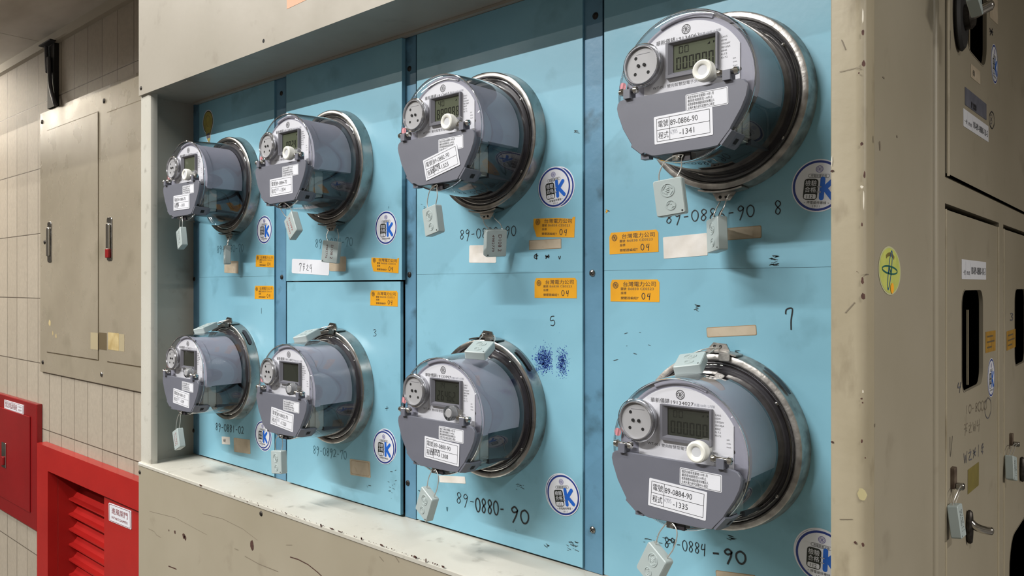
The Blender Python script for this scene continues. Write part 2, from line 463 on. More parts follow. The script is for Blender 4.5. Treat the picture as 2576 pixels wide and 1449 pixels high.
# low soffit over the cabinets, made of boards with a fine joint
b = MB()
YS = 0.48
seam = on(112, 92, YW).x
for x0, x1 in ((-8, seam - 0.9 - 0.0015), (seam - 0.9 + 0.0015, seam - 0.0015), (seam + 0.0015, seam + 0.9), (seam + 0.903, 5)):
    b.box(x0, x1, YS, 2.4, ZC, ZC + 0.02, 'ceiling_paint')
b.box(-8, 5, YS + .001, 2.4, ZC + 0.021, ZC + 0.03, 'black_paint')
b.box(-8, 5, YS, YS + .02, ZC + .02, HZ, 'ceiling_paint')
struct(b.build('ceiling', smooth=0))
b = MB(); b.box(-8, 5, -4.2, YS, HZ, HZ + .03, 'ceiling_paint'); struct(b.build('ceiling', smooth=0))
b = MB(); b.box(-8, XL - 0.001, YW - 0.016, YW, ZC - 0.03, ZC, 'trim_paint')
struct(b.build('trim_1', smooth=0))

# ------------------------------------------------------------------ small shapes used again and again
def screw(name, o, n, r, m, parent, cross=False, h=None, slot=True):
    """pan-head screw standing on o along n"""
    n = Vector(n); t = Vector((0, 0, 1)); e = t.cross(n)
    q = MB(frame(o, e, t, n)); h = h or r * 0.5
    q.dome(0, 0, r, h, 0.0, m)
    if slot:
        q.push(rot2(0.7 if cross else 1.2))
        q.box(-r * 0.75, r * 0.75, -r * 0.12, r * 0.12, h * 0.8, h * 1.03, 'cavity_black')
        if cross: q.box(-r * 0.12, r * 0.12, -r * 0.75, r * 0.75, h * 0.8, h * 1.03, 'cavity_black')
        q.pop()
    return q.build(name, parent)

def blot(mb, o, pts, m, z=0.0002):
    mb.push(o); mb.flat(pts, z, m); mb.pop()
def rag(rng, rx, ry, n=9, rough=0.45):
    return [(rx * math.cos(2 * math.pi * i / n) * (1 - rough * rng.random()), ry * math.sin(2 * math.pi * i / n) * (1 - rough * rng.random())) for i in range(n)]

# pen strokes: one unit high, about 0.6 wide
PEN = {
 '0': [[(.3, 1), (.08, .8), (.04, .4), (.2, .03), (.42, .05), (.56, .4), (.52, .8), (.3, 1)]],
 '1': [[(.32, 1), (.28, 0)]],
 '2': [[(.08, .8), (.3, 1), (.5, .8), (.4, .45), (.06, .03), (.3, .12), (.58, .06)]],
 '3': [[(.1, .92), (.36, 1), (.5, .8), (.26, .56), (.5, .36), (.4, .06), (.06, .06)]],
 '4': [[(.2, .95), (.06, .45), (.5, .5)], [(.5, 1), (.36, -.15)]],
 '5': [[(.52, .97), (.2, .95), (.1, .55), (.42, .56), (.5, .22), (.3, 0), (.06, .1)]],
 '6': [[(.46, 1), (.16, .6), (.06, .2), (.3, 0), (.48, .22), (.3, .46), (.1, .3)]],
 '7': [[(.06, .74), (.16, .98), (.56, .98), (.36, .4), (.26, -.1)]],
 '8': [[(.5, .86), (.3, 1), (.12, .82), (.24, .55), (.46, .28), (.3, 0), (.1, .12), (.16, .38), (.48, .66), (.5, .86)]],
 '9': [[(.5, .82), (.3, 1), (.1, .76), (.24, .55), (.48, .7), (.5, .82), (.44, .4), (.22, -.25)]],
 '-': [[(.1, .45), (.46, .48)]],
 'V': [[(.1, 1), (.28, 0), (.5, 1.05)]],
 '+': [[(.1, .45), (.5, .55)], [(.34, .9), (.28, .1)]],
 '.': [[(.2, .0), (.24, .04)]],
 'F': [[(.1, .95), (.6, .97)], [(.12, .6), (.52, .62)], [(.34, .96), (.22, 0)], [(.42, .5), (.52, .3)]],
 'Z': [[(.3, 1), (.34, .86)], [(.1, .7), (.5, .72), (.14, .2), (.62, .1)]],
 'C': [[(.4, .9), (.12, .7), (.1, .3), (.4, .2)], [(.2, .55), (.5, .6)], [(.35, .95), (.3, 0)]],
 'X': [[(.1, .8), (.5, .2)], [(.5, .9), (.12, .1)], [(.1, .5), (.55, .55)]],
 'W': [[(.06, .9), (.2, .1), (.3, .7), (.44, .05), (.56, .95)]],
 'O': [[(.3, 1.1), (.02, .8), (.04, .2), (.34, -.1), (.62, .3), (.56, .9), (.3, 1.1)]],
}
def pen(mb, s, x, y, h, wd, m, z=0.0003, rot=0.0, pitch=0.72, squash=1.0, drift=0.0, grow=0.0):
    mb.push(Matrix.Translation((x, y, 0)) @ rot2(rot))
    cx = 0.0
    for i, ch in enumerate(s):
        hh = h * (1 + grow * i)
        for st in PEN.get(ch, []):
            P = catmull([(a * hh * squash + cx, b * hh + drift * i, 0) for a, b in st], 4)
            mb.ribbon([(p.x, p.y) for p in P], wd, z, m)
        cx += (pitch if ch != ' ' else 0.45) * hh * squash
    mb.pop()

def emblem(mb, x, y, r, z, m):
    """round emblem: a ring with a four-pointed, slit diamond in it"""
    mb.ring(x, y, r * 0.84, r, z, m, 32)
    for sx in (-1, 1):
        mb.flat([(x + sx * r * .08, y + r * .72), (x + sx * r * .2, y + r * .3), (x + sx * r * .2, y - r * .3), (x + sx * r * .08, y - r * .74)], z, m)
        for sy in (-1, 1):
            mb.ribbon([(x + sx * r * .72, y + sy * r * .06), (x + sx * r * .46, y + sy * r * .34), (x + sx * r * .26, y + sy * r * .66)], r * .13, z + .00005, m)
    mb.ribbon([(x - r * .36, y + r * .12), (x, y + r * .22), (x + r * .36, y + r * .12)], r * .1, z + .0001, m)
    mb.ribbon([(x - r * .3, y - r * .16), (x, y - r * .08), (x + r * .3, y - r * .16)], r * .1, z + .0001, m)

def k_sticker(name, M, parent, r=0.025, under=None, label=None):
    """round inspection sticker; under = (dx, dy) of an older one peeping out below it"""
    q = MB(M)
    if under:
        q.push(Matrix.Translation((under[0], under[1], 0)))
        q.cyl(0, 0, r, 0, 0.0002, 'sticker_white', 48)
        q.ring(0, 0, r * .86, r * .95, 0.00026, 'sticker_blue', 48)
        q.pop()
        q.push(Matrix.Translation((0, 0, 0.0003)))
    q.cyl(0, 0, r, 0, 0.0002, 'sticker_white', 48)
    z = 0.0003; u = r / 25.0
    q.ring(0, 0, r * .87, r * .955, z, 'sticker_blue', 56)
    emblem(q, 0, 15.6 * u, 3.4 * u, z, 'emblem_violet')
    q.push(Matrix.Translation((0, 9.3 * u, z)))
    a, c_ = rrect(20 * u, 3.6 * u, 1.8 * u)(0), rrect(19.3 * u, 2.9 * u, 1.45 * u)(0)
    q.loops([[(x, y, 0) for x, y in a], [(x, y, 0) for x, y in c_]], 'k_black', False, False)
    q.pop()
    q.fit('用電裝置定檢', -7.6 * u, 8.2 * u, 15 * u, 1.9 * u, z, 'k_black', 0.012)
    q.flat(rrect(13.4 * u, 20 * u, 3.2 * u, 5, -6.6 * u, -3.6 * u)(0), z, 'k_black')
    z2 = z + 0.0001
    q.fit('檢驗', -12.0 * u, 0.0 * u, 10.6 * u, 4.2 * u, z2, 'sticker_white', 0.02)
    q.fit('合格', -12.0 * u, -6.0 * u, 10.6 * u, 4.2 * u, z2, 'sticker_white', 0.02)
    q.flat(rrect(11.2 * u, 4.6 * u, 1.4 * u, 4, -6.6 * u, -10.4 * u)(0), z2, 'sticker_white')
    q.text('112', -6.6 * u, -12.0 * u, 3.3 * u, z2 + 0.0001, 'k_black', 'C', 1.05, 0.03)
    for kz, P in ((0, [(4.0, 6.2), (4.2, -11.4)]), (.0001, [(13.6, 5.2), (5.6, -3.2)]), (.0002, [(6.6, -2.4), (14.0, -11.0)])):
        q.ribbon([(a * u, b_ * u) for a, b_ in P], 4.6 * u, z + kz, 'k_blue')
        for a, b_ in P: q.disc(a * u, b_ * u, 2.3 * u, z + kz + .00005, 'k_blue', 16)
    for yy in (-1.2, -6.0):
        q.flat(rect(-0.6 * u, 3.4 * u, yy * u - .5 * u, yy * u + .5 * u), z2 + .0003, 'ink_pale')
    q.fit('停電搶修專線', -9.2 * u, -17.2 * u, 18.4 * u, 2.2 * u, z, 'k_black', 0.015)
    q.text('1911', 0, -20.6 * u, 2.2 * u, z, 'k_black', 'C', 1.0, 0.02, 1.35)
    for sx in (-1, 1): q.flat(rect(sx * 11.2 * u - .6 * u, sx * 11.2 * u + .6 * u, -16.4 * u, -16.0 * u), z, 'k_black')
    if under: q.pop()
    return q.build(name, parent, smooth=0, label=label)

def quad_frame(tl, tr, bl, n):
    ex = (tr - tl); wd = ex.length; ex.normalize()
    ey = Vector(n).cross(ex); ht = abs((tl - bl).dot(ey))
    return frame((tl + tr) / 2 - ey * ht / 2, ex, ey, n), wd, ht

def yellow_plate(parent, tl, tr, bl, y, torn=False, code='B6838 CE0523'):
    M, wd, ht = quad_frame(on(*tl, y), on(*tr, y), on(*bl, y), (0, -1, 0))
    q = MB(M)
    X, Y = wd / 2, ht / 2
    P = [(-X, -Y), (X, -Y), (X, Y * .75), (X * .92, Y), (-X * .93, Y), (-X, Y * .6)]
    if torn: P = [(-X * .82, -Y), (X, -Y), (X, Y), (X * .9, Y * .98), (X * .86, Y * .8), (X * .2, Y * .88), (-X, Y * .84), (-X, Y * .1)]
    q.prism(P, 0, 0.00025, 'sticker_yellow')
    z = 0.00035
    emblem(q, -X * .78, Y * .5, ht * .15, z, 'ink_black')
    q.fit('台灣電力公司', -X * .46, Y * .42, wd * .66, ht * .17, z, 'ink_black', 0.01)
    q.fit('圖號', -X * .56, Y * .06, wd * .115, ht * .1, z, 'ink_black', 0.01)
    q.fit(code, -X * .26, Y * .06, wd * .52, ht * .11, z, 'tape_dark', 0.0)
    q.fit('座標', -X * .56, -Y * .32, wd * .115, ht * .1, z, 'ink_black', 0.01)
    q.fit('變壓器編組T', -X * .56, -Y * .78, wd * .37, ht * .1, z, 'ink_black', 0.01)
    pen(q, '04', X * .3, -Y * .76, ht * .27, ht * .035, 'ink_black', z, pitch=0.95, squash=1.1)
    return q.build('utility_sticker', parent, smooth=0, label='yellow utility sticker with black print and handwritten 04')

def paper(parent, name, tl, tr, bl, y, m, r=0.002, edge=None, extra=None, label=None):
    M, wd, ht = quad_frame(on(*tl, y), on(*tr, y), on(*bl, y), (0, -1, 0))
    q = MB(M)
    if edge:
        q.slab(rrect(wd, ht, r), 0, 0.0002, 0, edge)
        q.push(Matrix.Translation((0, 0, 0.0002))); q.slab(rrect(wd - 0.0012, ht - 0.0012, r), 0, 0.0001, 0, m); q.pop()
    else:
        q.slab(rrect(wd, ht, r), 0, 0.0003, 0, m)
    if extra: extra(q, wd, ht)
    return q.build(name, parent, smooth=0, label=label)

# ------------------------------------------------------------------ meter cabinet
cab = empty('meter_cabinet', (-0.84, 0.77, 0), 'long beige steel meter cabinet with an open recess and blue backing', 'cabinet')
cab_loc = Vector(cab.location)
def cpart(q, name, smooth=35.0, label=None, parent=None):
    o = q.build(name, parent or cab, smooth=smooth, label=label)
    if parent is None: o.location = -cab_loc
    return o
q = MB(); q.box(XL, XE - 0.003, FR, .860, HOOD, ZC - 0.001, 'beige_paint'); q.box(XL, -.6, .860, YW - .002, HOOD, ZC - 0.001, 'beige_paint')
q.box(XL + 0.03, XE - 0.03, FR + 0.092, FR + 0.1, HOOD - 0.004, HOOD - 0.0002, 'beige_paint')
hood = cpart(q, 'hood')
q = MB(); q.box(XL, XE - 0.003, FR, .860, 0.0, SILL - 0.004, 'cabinet_paint'); q.box(XL, -.6, .860, YW - .002, 0.0, SILL - 0.004, 'cabinet_paint')
lower = cpart(q, 'lower_panel')
q = MB()
q.loops([[(x, y, z) for y, z in ((.860, SILL), (FR + .001, SILL), (FR - .0015, SILL - .0015), (FR - .0015, SILL - .006), (FR - .0002, SILL - .006), (FR, SILL - .0038), (.860, SILL - .0038))] for x in (XL, XE - 0.003)], 'sill_paint')
sill = cpart(q, 'sill')
q = MB()
def vpost(P, z0, z1, m, q):
    q.loops([[(x, y, z0) for x, y in P], [(x, y, z1) for x, y in P]], m)
vpost([(-1.499, .655), (-1.499, .6425), (-1.4975, .641), (-1.464, .640), (-1.4585, .6425), (-1.4565, .647), (-1.4565, .654)], SILL - .0, HOOD, 'sill_paint', q)
left_post = cpart(q, 'left_post')
q = MB(); q.box(XL, -1.484, .654, YW - 0.002, SILL, HOOD, 'beige_paint')
cpart(q, 'side_wall')
q = MB()
vpost([(-.2096, .662), (-.2096, .6375), (-.2085, .636), (-.1905, .636), (-.1875, .6367), (-.1850, .6385), (XE - .0003, .6405), (XE, .643), (XE, .662)], SILL, HOOD, 'post_paint', q)
right_post = cpart(q, 'right_post')
q = MB(); q.box(XE - .003, XE, .6622, .8618, 0.0, ZC - .001, 'cabinet_paint'); q.box(XE - .02, XE - .003, .6622, .8618, SILL, HOOD, 'cabinet_paint')
end_panel = cpart(q, 'end_panel')
q = MB(); q.box(-1.484, XE - .02, .752, .758, SILL, HOOD, 'cavity_black')  # black sheet, its colour stands in for shade in the panel gaps
cpart(q, 'back_plate')
PX = lambda u: kx(u) * D
rails = [(484, 500, 'a'), (690, 715.5, 'b'), (1015.5, 1042.5, 'c'), (1466.5, 1512, 'd')]
rail_screws = {0: [(489, 702), (487, 1083)], 1: [(708, 235), (709, 697)], 2: [(1030, 173), (1030, 691), (1026, 1215)], 3: [(1498, 40), (1490, 687), (1491, 1333)]}
for i, (u0, u1, _) in enumerate(rails):
    q = MB(); q.box(PX(u0) - (0 if i == 2 else .006), PX(u1), D + .003, D + .015, SILL + .001, HOOD - .001, 'rail_paint')
    r_ = cpart(q, 'rail', label='darker blue rail between the panels')
    for (u, v) in rail_screws[i]:
        p = on(u, v, D + .003)
        s_ = screw('screw', p, (0, -1, 0), 0.0042, 'steel' if (u, v) in ((1490, 687), (1491, 1333)) else 'dark_screw', r_, cross=(v in (687, 1333)))
# screws and holes of the fascia, the chipped paint and the scratches
for u, v, mm, par in ((355, 222, 'dark_screw', hood), (663, 103, 'cavity_black', hood), (657, 1292, 'dark_screw', lower), (352, 1188, 'dark_screw', lower)):
    p = on(u, v, FR)
    if mm == 'cavity_black':
        qq = MB(FRONT(p)); qq.disc(0, 0, .003, .0002, mm); qq.build('screw_hole', par, smooth=0)
    else: screw('screw', p, (0, -1, 0), 0.004, mm, par, slot=False)
q = MB(frame((XL, FR + .03, on(347, 1367, FR).z), (0, -1, 0), (0, 0, 1), (-1, 0, 0)))
q.cyl(0, 0, .006, 0, .004, 'steel', 6); q.dome(0, 0, .004, .006, .004, 'steel')
q.build('side_bolt', lower)
rng = random.Random(5)
q = MB()
def chips(lst, y, m, sx, sy, normal='F'):
    for it in lst:
        u, v = it[:2]; a, b_ = (it[2], it[3]) if len(it) > 2 else (sx, sy)
        q.push(FRONT(on(u, v, y))); q.flat(rag(rng, a, b_), .0003, m); q.pop()
chips([(u_, 1206.5 + (u_ - 480) * .3415 + 1.5, .0006 + .0014 * rng.random(), .0005 + .0008 * rng.random()) for u_ in [560 + 12 * j + 9 * rng.random() for j in range(46)]], FR - .0016, 'chip_brown', .001, .001)
chips([(505, 1221, 0.00600, 0.00200), (590, 1248), (622, 1262), (650, 1271), (688, 1284), (720, 1292), (808, 1322, 0.00240, 0.00300), (835, 1330, 0.00720, 0.00100), (855, 1337, 0.00600, 0.00100), (910, 1355, 0.00240, 0.00250), (960, 1371, 0.00360, 0.00200),
       (1045, 1401, 0.00540, 0.00200), (1072, 1410, 0.00180, 0.00350), (1095, 1418), (1115, 1425, 0.00360, 0.00150)], FR - .0016, 'chip_brown', .0018, .0012)
q.build('chipped_paint', sill, smooth=0, label='brown chips along the front edge')
q = MB()
chips([(440, 1338, .004, .004), (462, 1348, .006, .006), (466, 1352, .005, .006), (425, 1334, .002, .002), (634, 1372, .008, .009)], FR, 'chip_brown', .004, .004)
def scratch(pts, wd, m, y=FR):
    o = on(*pts[0], y); P = [(on(*p, y) - o) for p in pts]
    q.push(FRONT(o)); q.ribbon([(p.x, p.z) for p in (catmull([(a.x, a.z, 0) for a in P], 5) if False else P)], wd, .00025, m); q.pop()
scratch([(730, 1401), (750, 1407), (775, 1420), (800, 1440), (812, 1452)], .0016, 'chip_brown')
scratch([(510, 1292), (560, 1305), (610, 1330), (648, 1359)], .0007, 'scratch_grey')
scratch([(376, 1286), (440, 1302), (520, 1345)], .0006, 'scratch_grey')
scratch([(374, 1330), (388, 1337), (394, 1346), (405, 1352)], .001, 'scratch_grey')
scratch([(424, 1424), (440, 1430), (444, 1432)], .002, 'chip_brown')
scratch([(616, 1399), (650, 1418), (700, 1438)], .0012, 'scratch_grey')
scratch([(985, 1385), (1004, 1414)], .0013, 'scratch_grey'); scratch([(955, 1400), (965, 1412)], .0012, 'scratch_grey')
scratch([(590, 1380), (600, 1384)], .0012, 'scratch_grey'); scratch([(720, 1371), (735, 1371)], .0008, 'scratch_grey')
q.build('scratches', lower, smooth=0, label='brown scratches and knocks in the paint')
q = MB()
chips([(2171, 82, 0.00150, 0.00300), (2173, 160, 0.00175, 0.00300), (2161, 184, 0.00075, 0.00100), (2168, 362, 0.00150, 0.00200), (2175, 440, 0.00100, 0.00350), (2169, 565, 0.00080, 0.00250), (2170, 706, 0.00150, 0.00350), (2172, 745, 0.00200, 0.00350),
       (2168, 1003, 0.00110, 0.00100), (2170, 1013, 0.00080, 0.00080), (2168, 1110, 0.00100, 0.00200), (2177, 1152, 0.00075, 0.00075), (2152, 1365, 0.00140, 0.00150), (2171, 1370, 0.00140, 0.00200), (2094, 430, 0.00200, 0.00100), (2094, 1112, 0.00150, 0.00125), (2156, 683, 0.00050, 0.00050)], FR - .0003, 'chip_brown', .002, .002)
chips([(2171, 985, 0.00075, 0.00200), (2173, 500, 0.00060, 0.01000), (2171, 40, 0.00060, 0.00800), (2093, 405, 0.00060, 0.00500), (2168, 470, 0.00150, 0.00150)], FR - .0003, 'chip_white', .002, .002)
scratch([(2112, 181), (2165, 168)], .0004, 'scratch_grey', FR - .0003); scratch([(2117, 100), (2127, 125)], .0008, 'scratch_grey', FR - .0003); scratch([(2126, 787), (2150, 760)], .0006, 'scratch_grey', FR - .0003)
scratch([(2112, 1306), (2145, 1306)], .0004, 'scratch_grey', FR - .0003)
q.push(FRONT(on(2169, 1243, FR - .0003))); q.flat(rag(rng, .0044, .0052, 12, .3), .0002, 'spot_pale'); q.pop()
q.build('chipped_paint', right_post, smooth=0, label='brown chips along the post edge')
q = MB()
for u, v, a, b_ in ((2180, 690, .006, .0006), (2200, 1070, .002, .002), (2196, 350, .001, .004), (2213, 365, .003, .006), (2256, 343, .003, .0015), (2222, 195, .004, .001)):
    q.push(SIDE(onx(u, v, XE))); q.flat(rag(rng, a, b_), .0003, 'scratch_grey'); q.pop()
q.build('scuffs', end_panel, smooth=0)
q = MB(FRONT(on(757, -8, FR)))
P = [on(722, 23, FR), on(775, -2, FR), on(775, -40, FR), on(722, -30, FR)]
o_ = on(757, -8, FR); q.prism([(p.x - o_.x, p.z - o_.z) for p in P], 0, .0003, 'paper_peach')
q.build('paper_notice', hood, smooth=0, label='peach paper notice')
# oval sticker of the end panel
q = MB(SIDE(onx(2238, 681, XE)))
a, b_ = .0338, .0208
q.push(rot2(-.05))
q.flat([(a * math.cos(t * math.pi / 24), b_ * math.sin(t * math.pi / 24)) for t in range(48)], .0003, 'oval_pale')
q.flat([(a * .93 * math.cos(t * math.pi / 24), b_ * .93 * math.sin(t * math.pi / 24)) for t in range(48)], .0004, 'oval_green')
q.ribbon([(.6 * a * math.cos(t), .68 * b_ * math.sin(t)) for t in [math.pi * (.3 + .07 * i) for i in range(7)]], .0032, .0005, 'tape_olive')
for ang, mm in ((0.0, 'green_ink'), (1.35, 'blue_ink')):
    R_ = (.023, .0042)
    P = [(R_[0] * math.cos(t) * math.cos(ang) - R_[1] * math.sin(t) * math.sin(ang), R_[0] * math.cos(t) * math.sin(ang) + R_[1] * math.sin(t) * math.cos(ang)) for t in [2 * math.pi * i / 32 for i in range(33)]]
    q.push(Matrix.Translation((-.001, .0005, 0))); q.ribbon([(x, y * .75) for x, y in P], .0014, .0006, mm); q.pop()
q.ribbon([(-.004, -.003), (-.004, .003), (.004, -.003), (.004, .004)], .0022, .0007, 'green_ink')
q.disc(.006, -.0148, .0048, .0008, 'orange_ink', 20, .0046)
q.pop()
q.build('oval_sticker', end_panel, smooth=0, label='oval green sticker with a blue and green atom sign')

# ------------------------------------------------------------------ the eight blue panels
SEAM = {0: 696, 1: 708, 2: 687.5, 3: 676}
PCOL = [(501.5, 690, D), (720, 1011, D - .005), (1048.5, 1465.5, D), (1520, 2101, D)]
panels = {}
names = {('A', 0): ('89-0880-70', 'upper blue panel at the far left, light-bulb sticker in its top corner'),
         ('A', 1): ('89-0884-70', 'upper blue panel with the white handwritten label, second column from the left'),
         ('A', 2): ('89-0882-90', 'upper blue panel with a blank white and a long beige label, third column'),
         ('A', 3): ('89-0886-90', 'upper right blue panel with handwritten 8 beside its large meter'),
         ('B', 0): ('89-0881-02', 'lower blue panel at the far left with handwritten 89-0881-02'),
         ('B', 1): ('89-0892-70', 'lower blue panel standing proud, handwritten 3, second column from the left'),
         ('B', 2): ('89-0880-90', 'lower blue panel with dark blue ink smudge and handwritten 5'),
         ('B', 3): ('89-0884-90', 'lower right blue panel with handwritten 7')}
for c_, (u0, u1, y) in enumerate(PCOL):
    zs = on((u0 + u1) / 2, SEAM[c_], y).z
    x0, x1 = kx(u0) * y, kx(u1) * y
    if c_ == 3: x1 = -.2035
    for row in 'AB':
        z0, z1 = (zs + (.0006 if c_ == 1 else .00015), HOOD - .0045) if row == 'A' else (SILL + .0035, zs - (.0006 if c_ == 1 else .00015))
        if c_ == 1 and row == 'A': z0 += .001; 
        q = MB(); th = .0016
        if c_ == 1: q.box(x0, x1, y, y + .007, z0, z1, 'blue_paint') if row == 'A' else q.box(x0, kx(1005.5) * y, y + .0015, y + .007, z0, z1, 'blue_paint')
        else: q.box(x0, x1, y, y + .0028, z0, z1, 'blue_paint')
        o = q.build('blue_panel', smooth=0)
        tag(o, names[(row, c_)][1], 'panel', 'blue panels behind the meters')
        panels[(row, c_)] = o
def py(row, c_): return PCOL[c_][2] + (.0015 if (row == 'B' and c_ == 1) else 0)
# yellow utility stickers
Y = {('A', 0): ((644, 641), (690, 642), (644, 671)), ('A', 1): ((935, 645), (1004, 649), (934, 682)), ('A', 2): ((1343, 546), (1447, 545), (1343, 596)), ('A', 3): ((1533, 586), (1656, 577), (1532, 640)),
     ('B', 0): ((641, 719), (689, 719), (641, 752)), ('B', 1): ((932, 730), (1001, 732), (932, 768)), ('B', 2): ((1345, 700), (1451, 699), (1345, 749)), ('B', 3): ((1536, 704), (1659, 703), (1536, 758))}
for k_, (tl, tr, bl) in Y.items():
    yellow_plate(panels[k_], tl, tr, bl, py(*k_), torn=(k_ in (('A', 2), ('A', 1))))
K = {('A', 0): (665, 578, 0, None), ('A', 1): (971, 573, 0, None), ('A', 2): (1395, 471, .1, (.0052, -.0008)), ('A', 3): (2058, 467, -.1, None),
     ('B', 0): (661, 1094, 0, (.0045, -.0035)), ('B', 1): (966, 1125, 0, (.004, .003)), ('B', 2): (1417, 1245, .18, (-.0022, .001)), ('B', 3): (2066, 1399, -.05, (-.0012, .001))}
for k_, (u, v, rt, un) in K.items():
    k_sticker('inspection_sticker', FRONT(on(u, v, py(*k_))) @ rot2(rt), panels[k_], under=un,
              label='round white inspection sticker with a blue K' + (' pasted over an older one' if un else ''))
# paper labels
paper(panels[('A', 0)], 'blank_label', (565, 656), (600, 657), (564, 686), D, 'paper_beige', label='blank beige paper label')
def seven(q, wd, ht): pen(q, '7FZ4', -wd * .3, -ht * .3, ht * .5, ht * .04, 'marker_black', .0004, pitch=.85)
paper(panels[('A', 1)], 'paper_label', (735, 651), (829, 655), (734, 687), py('A', 1), 'sticker_white', .003, extra=seven, label='white label with handwriting')
paper(panels[('A', 1)], 'blank_label', (829, 645), (871, 645), (829, 682), py('A', 1), 'paper_beige', .003, label='worn beige paper label')
paper(panels[('A', 2)], 'blank_label', (1181, 617), (1249, 616), (1180, 661), D, 'paper_white', label='blank white paper label')
paper(panels[('A', 2)], 'blank_label', (1331, 605), (1412, 600), (1331, 629), D, 'paper_beige', .0006, 'paper_edge', label='long blank beige label')
paper(panels[('A', 3)], 'blank_label', (1668, 597), (1778, 586), (1669, 651), D, 'paper_white', .001, label='blank white paper label')
paper(panels[('A', 3)], 'blank_label', (1790, 577), (1915, 567), (1790, 607), D, 'paper_beige', .0015, 'paper_edge', label='long blank beige label')
def tiny(q, wd, ht): pen(q, 'WC', -wd * .3, -ht * .25, ht * .5, ht * .06, 'ink_grey', .0004)
paper(panels[('B', 0)], 'paper_label', (558, 1098), (578, 1099), (557, 1117), D, 'paper_white', .001, extra=tiny, label='tiny worn label')
paper(panels[('B', 0)], 'blank_label', (588, 1101), (629, 1106), (587, 1136), D, 'paper_beige', label='blank beige paper label')
def frame_print(q, wd, ht):
    a, c2 = rrect(wd * .9, ht * .84, .003)(0), rrect(wd * .87, ht * .8, .003)(0)
    q.loops([[(x, y, .0004) for x, y in a], [(x, y, .0004) for x, y in c2]], 'paper_edge', False, False)
paper(panels[('B', 1)], 'blank_label', (880, 1154), (931, 1161), (880, 1194), py('B', 1), 'paper_beige', extra=frame_print, label='blank beige label with a printed border')
paper(panels[('B', 2)], 'blank_label', (1105, 1196), (1170, 1199), (1105, 1213), D, 'paper_white', .001, label='blank white label half behind the meter')
paper(panels[('B', 3)], 'blank_label', (1777, 824), (1902, 817), (1777, 849), D, 'paper_beige', .0015, 'paper_edge', label='long blank beige label')
paper(panels[('B', 3)], 'blank_label', (1800, 1434), (1900, 1447), (1800, 1470), D, 'paper_beige', .0015, 'paper_edge', label='blank beige label')
# marker writing
def write(k_, items, name='handwriting'):
    y = py(*k_); q = MB()
    for s, u, v, u2, v2, hpx, m, wd, *rest in items:
        p, p2 = on(u, v, y), on(u2, v2, y)
        hh = (on(u, v - hpx, y) - p).length
        d = p2 - p; L_ = math.hypot(d.x, d.z); rt = math.atan2(d.z, d.x)
        sq = L_ / (hh * .72 * max(len(s) - .1, .6))
        q.push(FRONT(p)); pen(q, s, 0, 0, hh, wd * .75, m, rot=rt, squash=sq); q.pop()
    return q.build(name, panels[k_], smooth=0)
write(('A', 0), [('89-0880-70', 546, 636, 613, 632, 17, 'marker_faint', .0012), ('2', 664, 507, 672, 507, 14, 'marker_black', .0009)])
write(('A', 1), [('89-0884-70', 793, 622, 888, 618, 20, 'marker_faint', .0012), ('1', 976, 524, 980, 524, 5, 'marker_faint', .0009)])
write(('A', 2), [('89-0882-90', 1157, 602, 1300, 592, 23, 'marker_black', .0013), ('C', 1343, 654, 1358, 652, 16, 'marker_black', .0016), ('X', 1370, 652, 1385, 651, 12, 'marker_black', .0018), ('V', 1404, 652, 1412, 652, 8, 'marker_black', .0012)])
write(('A', 3), [('89-0886-90', 1675, 562, 1900, 544, 27, 'marker_black', .0015), ('8', 1949, 540, 1970, 537, 34, 'marker_black', .0014)])
write(('B', 0), [('89-0881-02', 543, 1081, 614, 1092, 17, 'marker_black', .0016), ('1', 655, 789, 661, 789, 14, 'marker_black', .0008)])
write(('B', 1), [('89-0892-70', 788, 1140, 873, 1156, 19, 'marker_faint', .0014), ('3', 938, 846, 949, 846, 17, 'marker_black', .0009), ('+', 968, 1034, 981, 1034, 14, 'marker_black', .0008)])
write(('B', 2), [('89-', 1148, 1264, 1196, 1277, 27, 'marker_black', .0014), ('0880-', 1197, 1286, 1272, 1299, 34, 'marker_black', .0026), ('90', 1283, 1304, 1332, 1321, 33, 'marker_black', .003), ('.', 1296, 1334, 1302, 1334, 8, 'marker_black', .003), ('5', 1384, 820, 1400, 818, 24, 'marker_black', .0012), ('V', 1123, 1285, 1128, 1286, 10, 'marker_faint', .002)])
write(('B', 3), [('89-0884', 1672, 1376, 1778, 1396, 26, 'marker_black', .0012), ('-90', 1790, 1404, 1880, 1421, 30, 'marker_black', .0026), ('7', 1980, 826, 2004, 823, 48, 'marker_black', .0018)])
q = MB(); rng = random.Random(2)
for cu, cv, su, sv, n in ((1369, 905, 17, 25, 1000), (1414, 912, 11, 29, 520)):
    for i in range(n):
        u, v = rng.gauss(cu, su * .62), rng.gauss(cv + (0 if cu < 1400 else (u - cu) * 1.2 if False else 0), sv * .6)
        if abs(u - 1394) < 4: continue
        q.push(FRONT(on(u, v, D)) @ rot2(rng.random() * 3)); s_ = .0003 + .0006 * rng.random(); q.flat(rag(rng, s_ * 1.4, s_ * .7, 5), .0002, 'marker_blue'); q.pop()
q.build('ink_smudge', panels[('B', 2)], smooth=0, label='dark blue ink smudge')
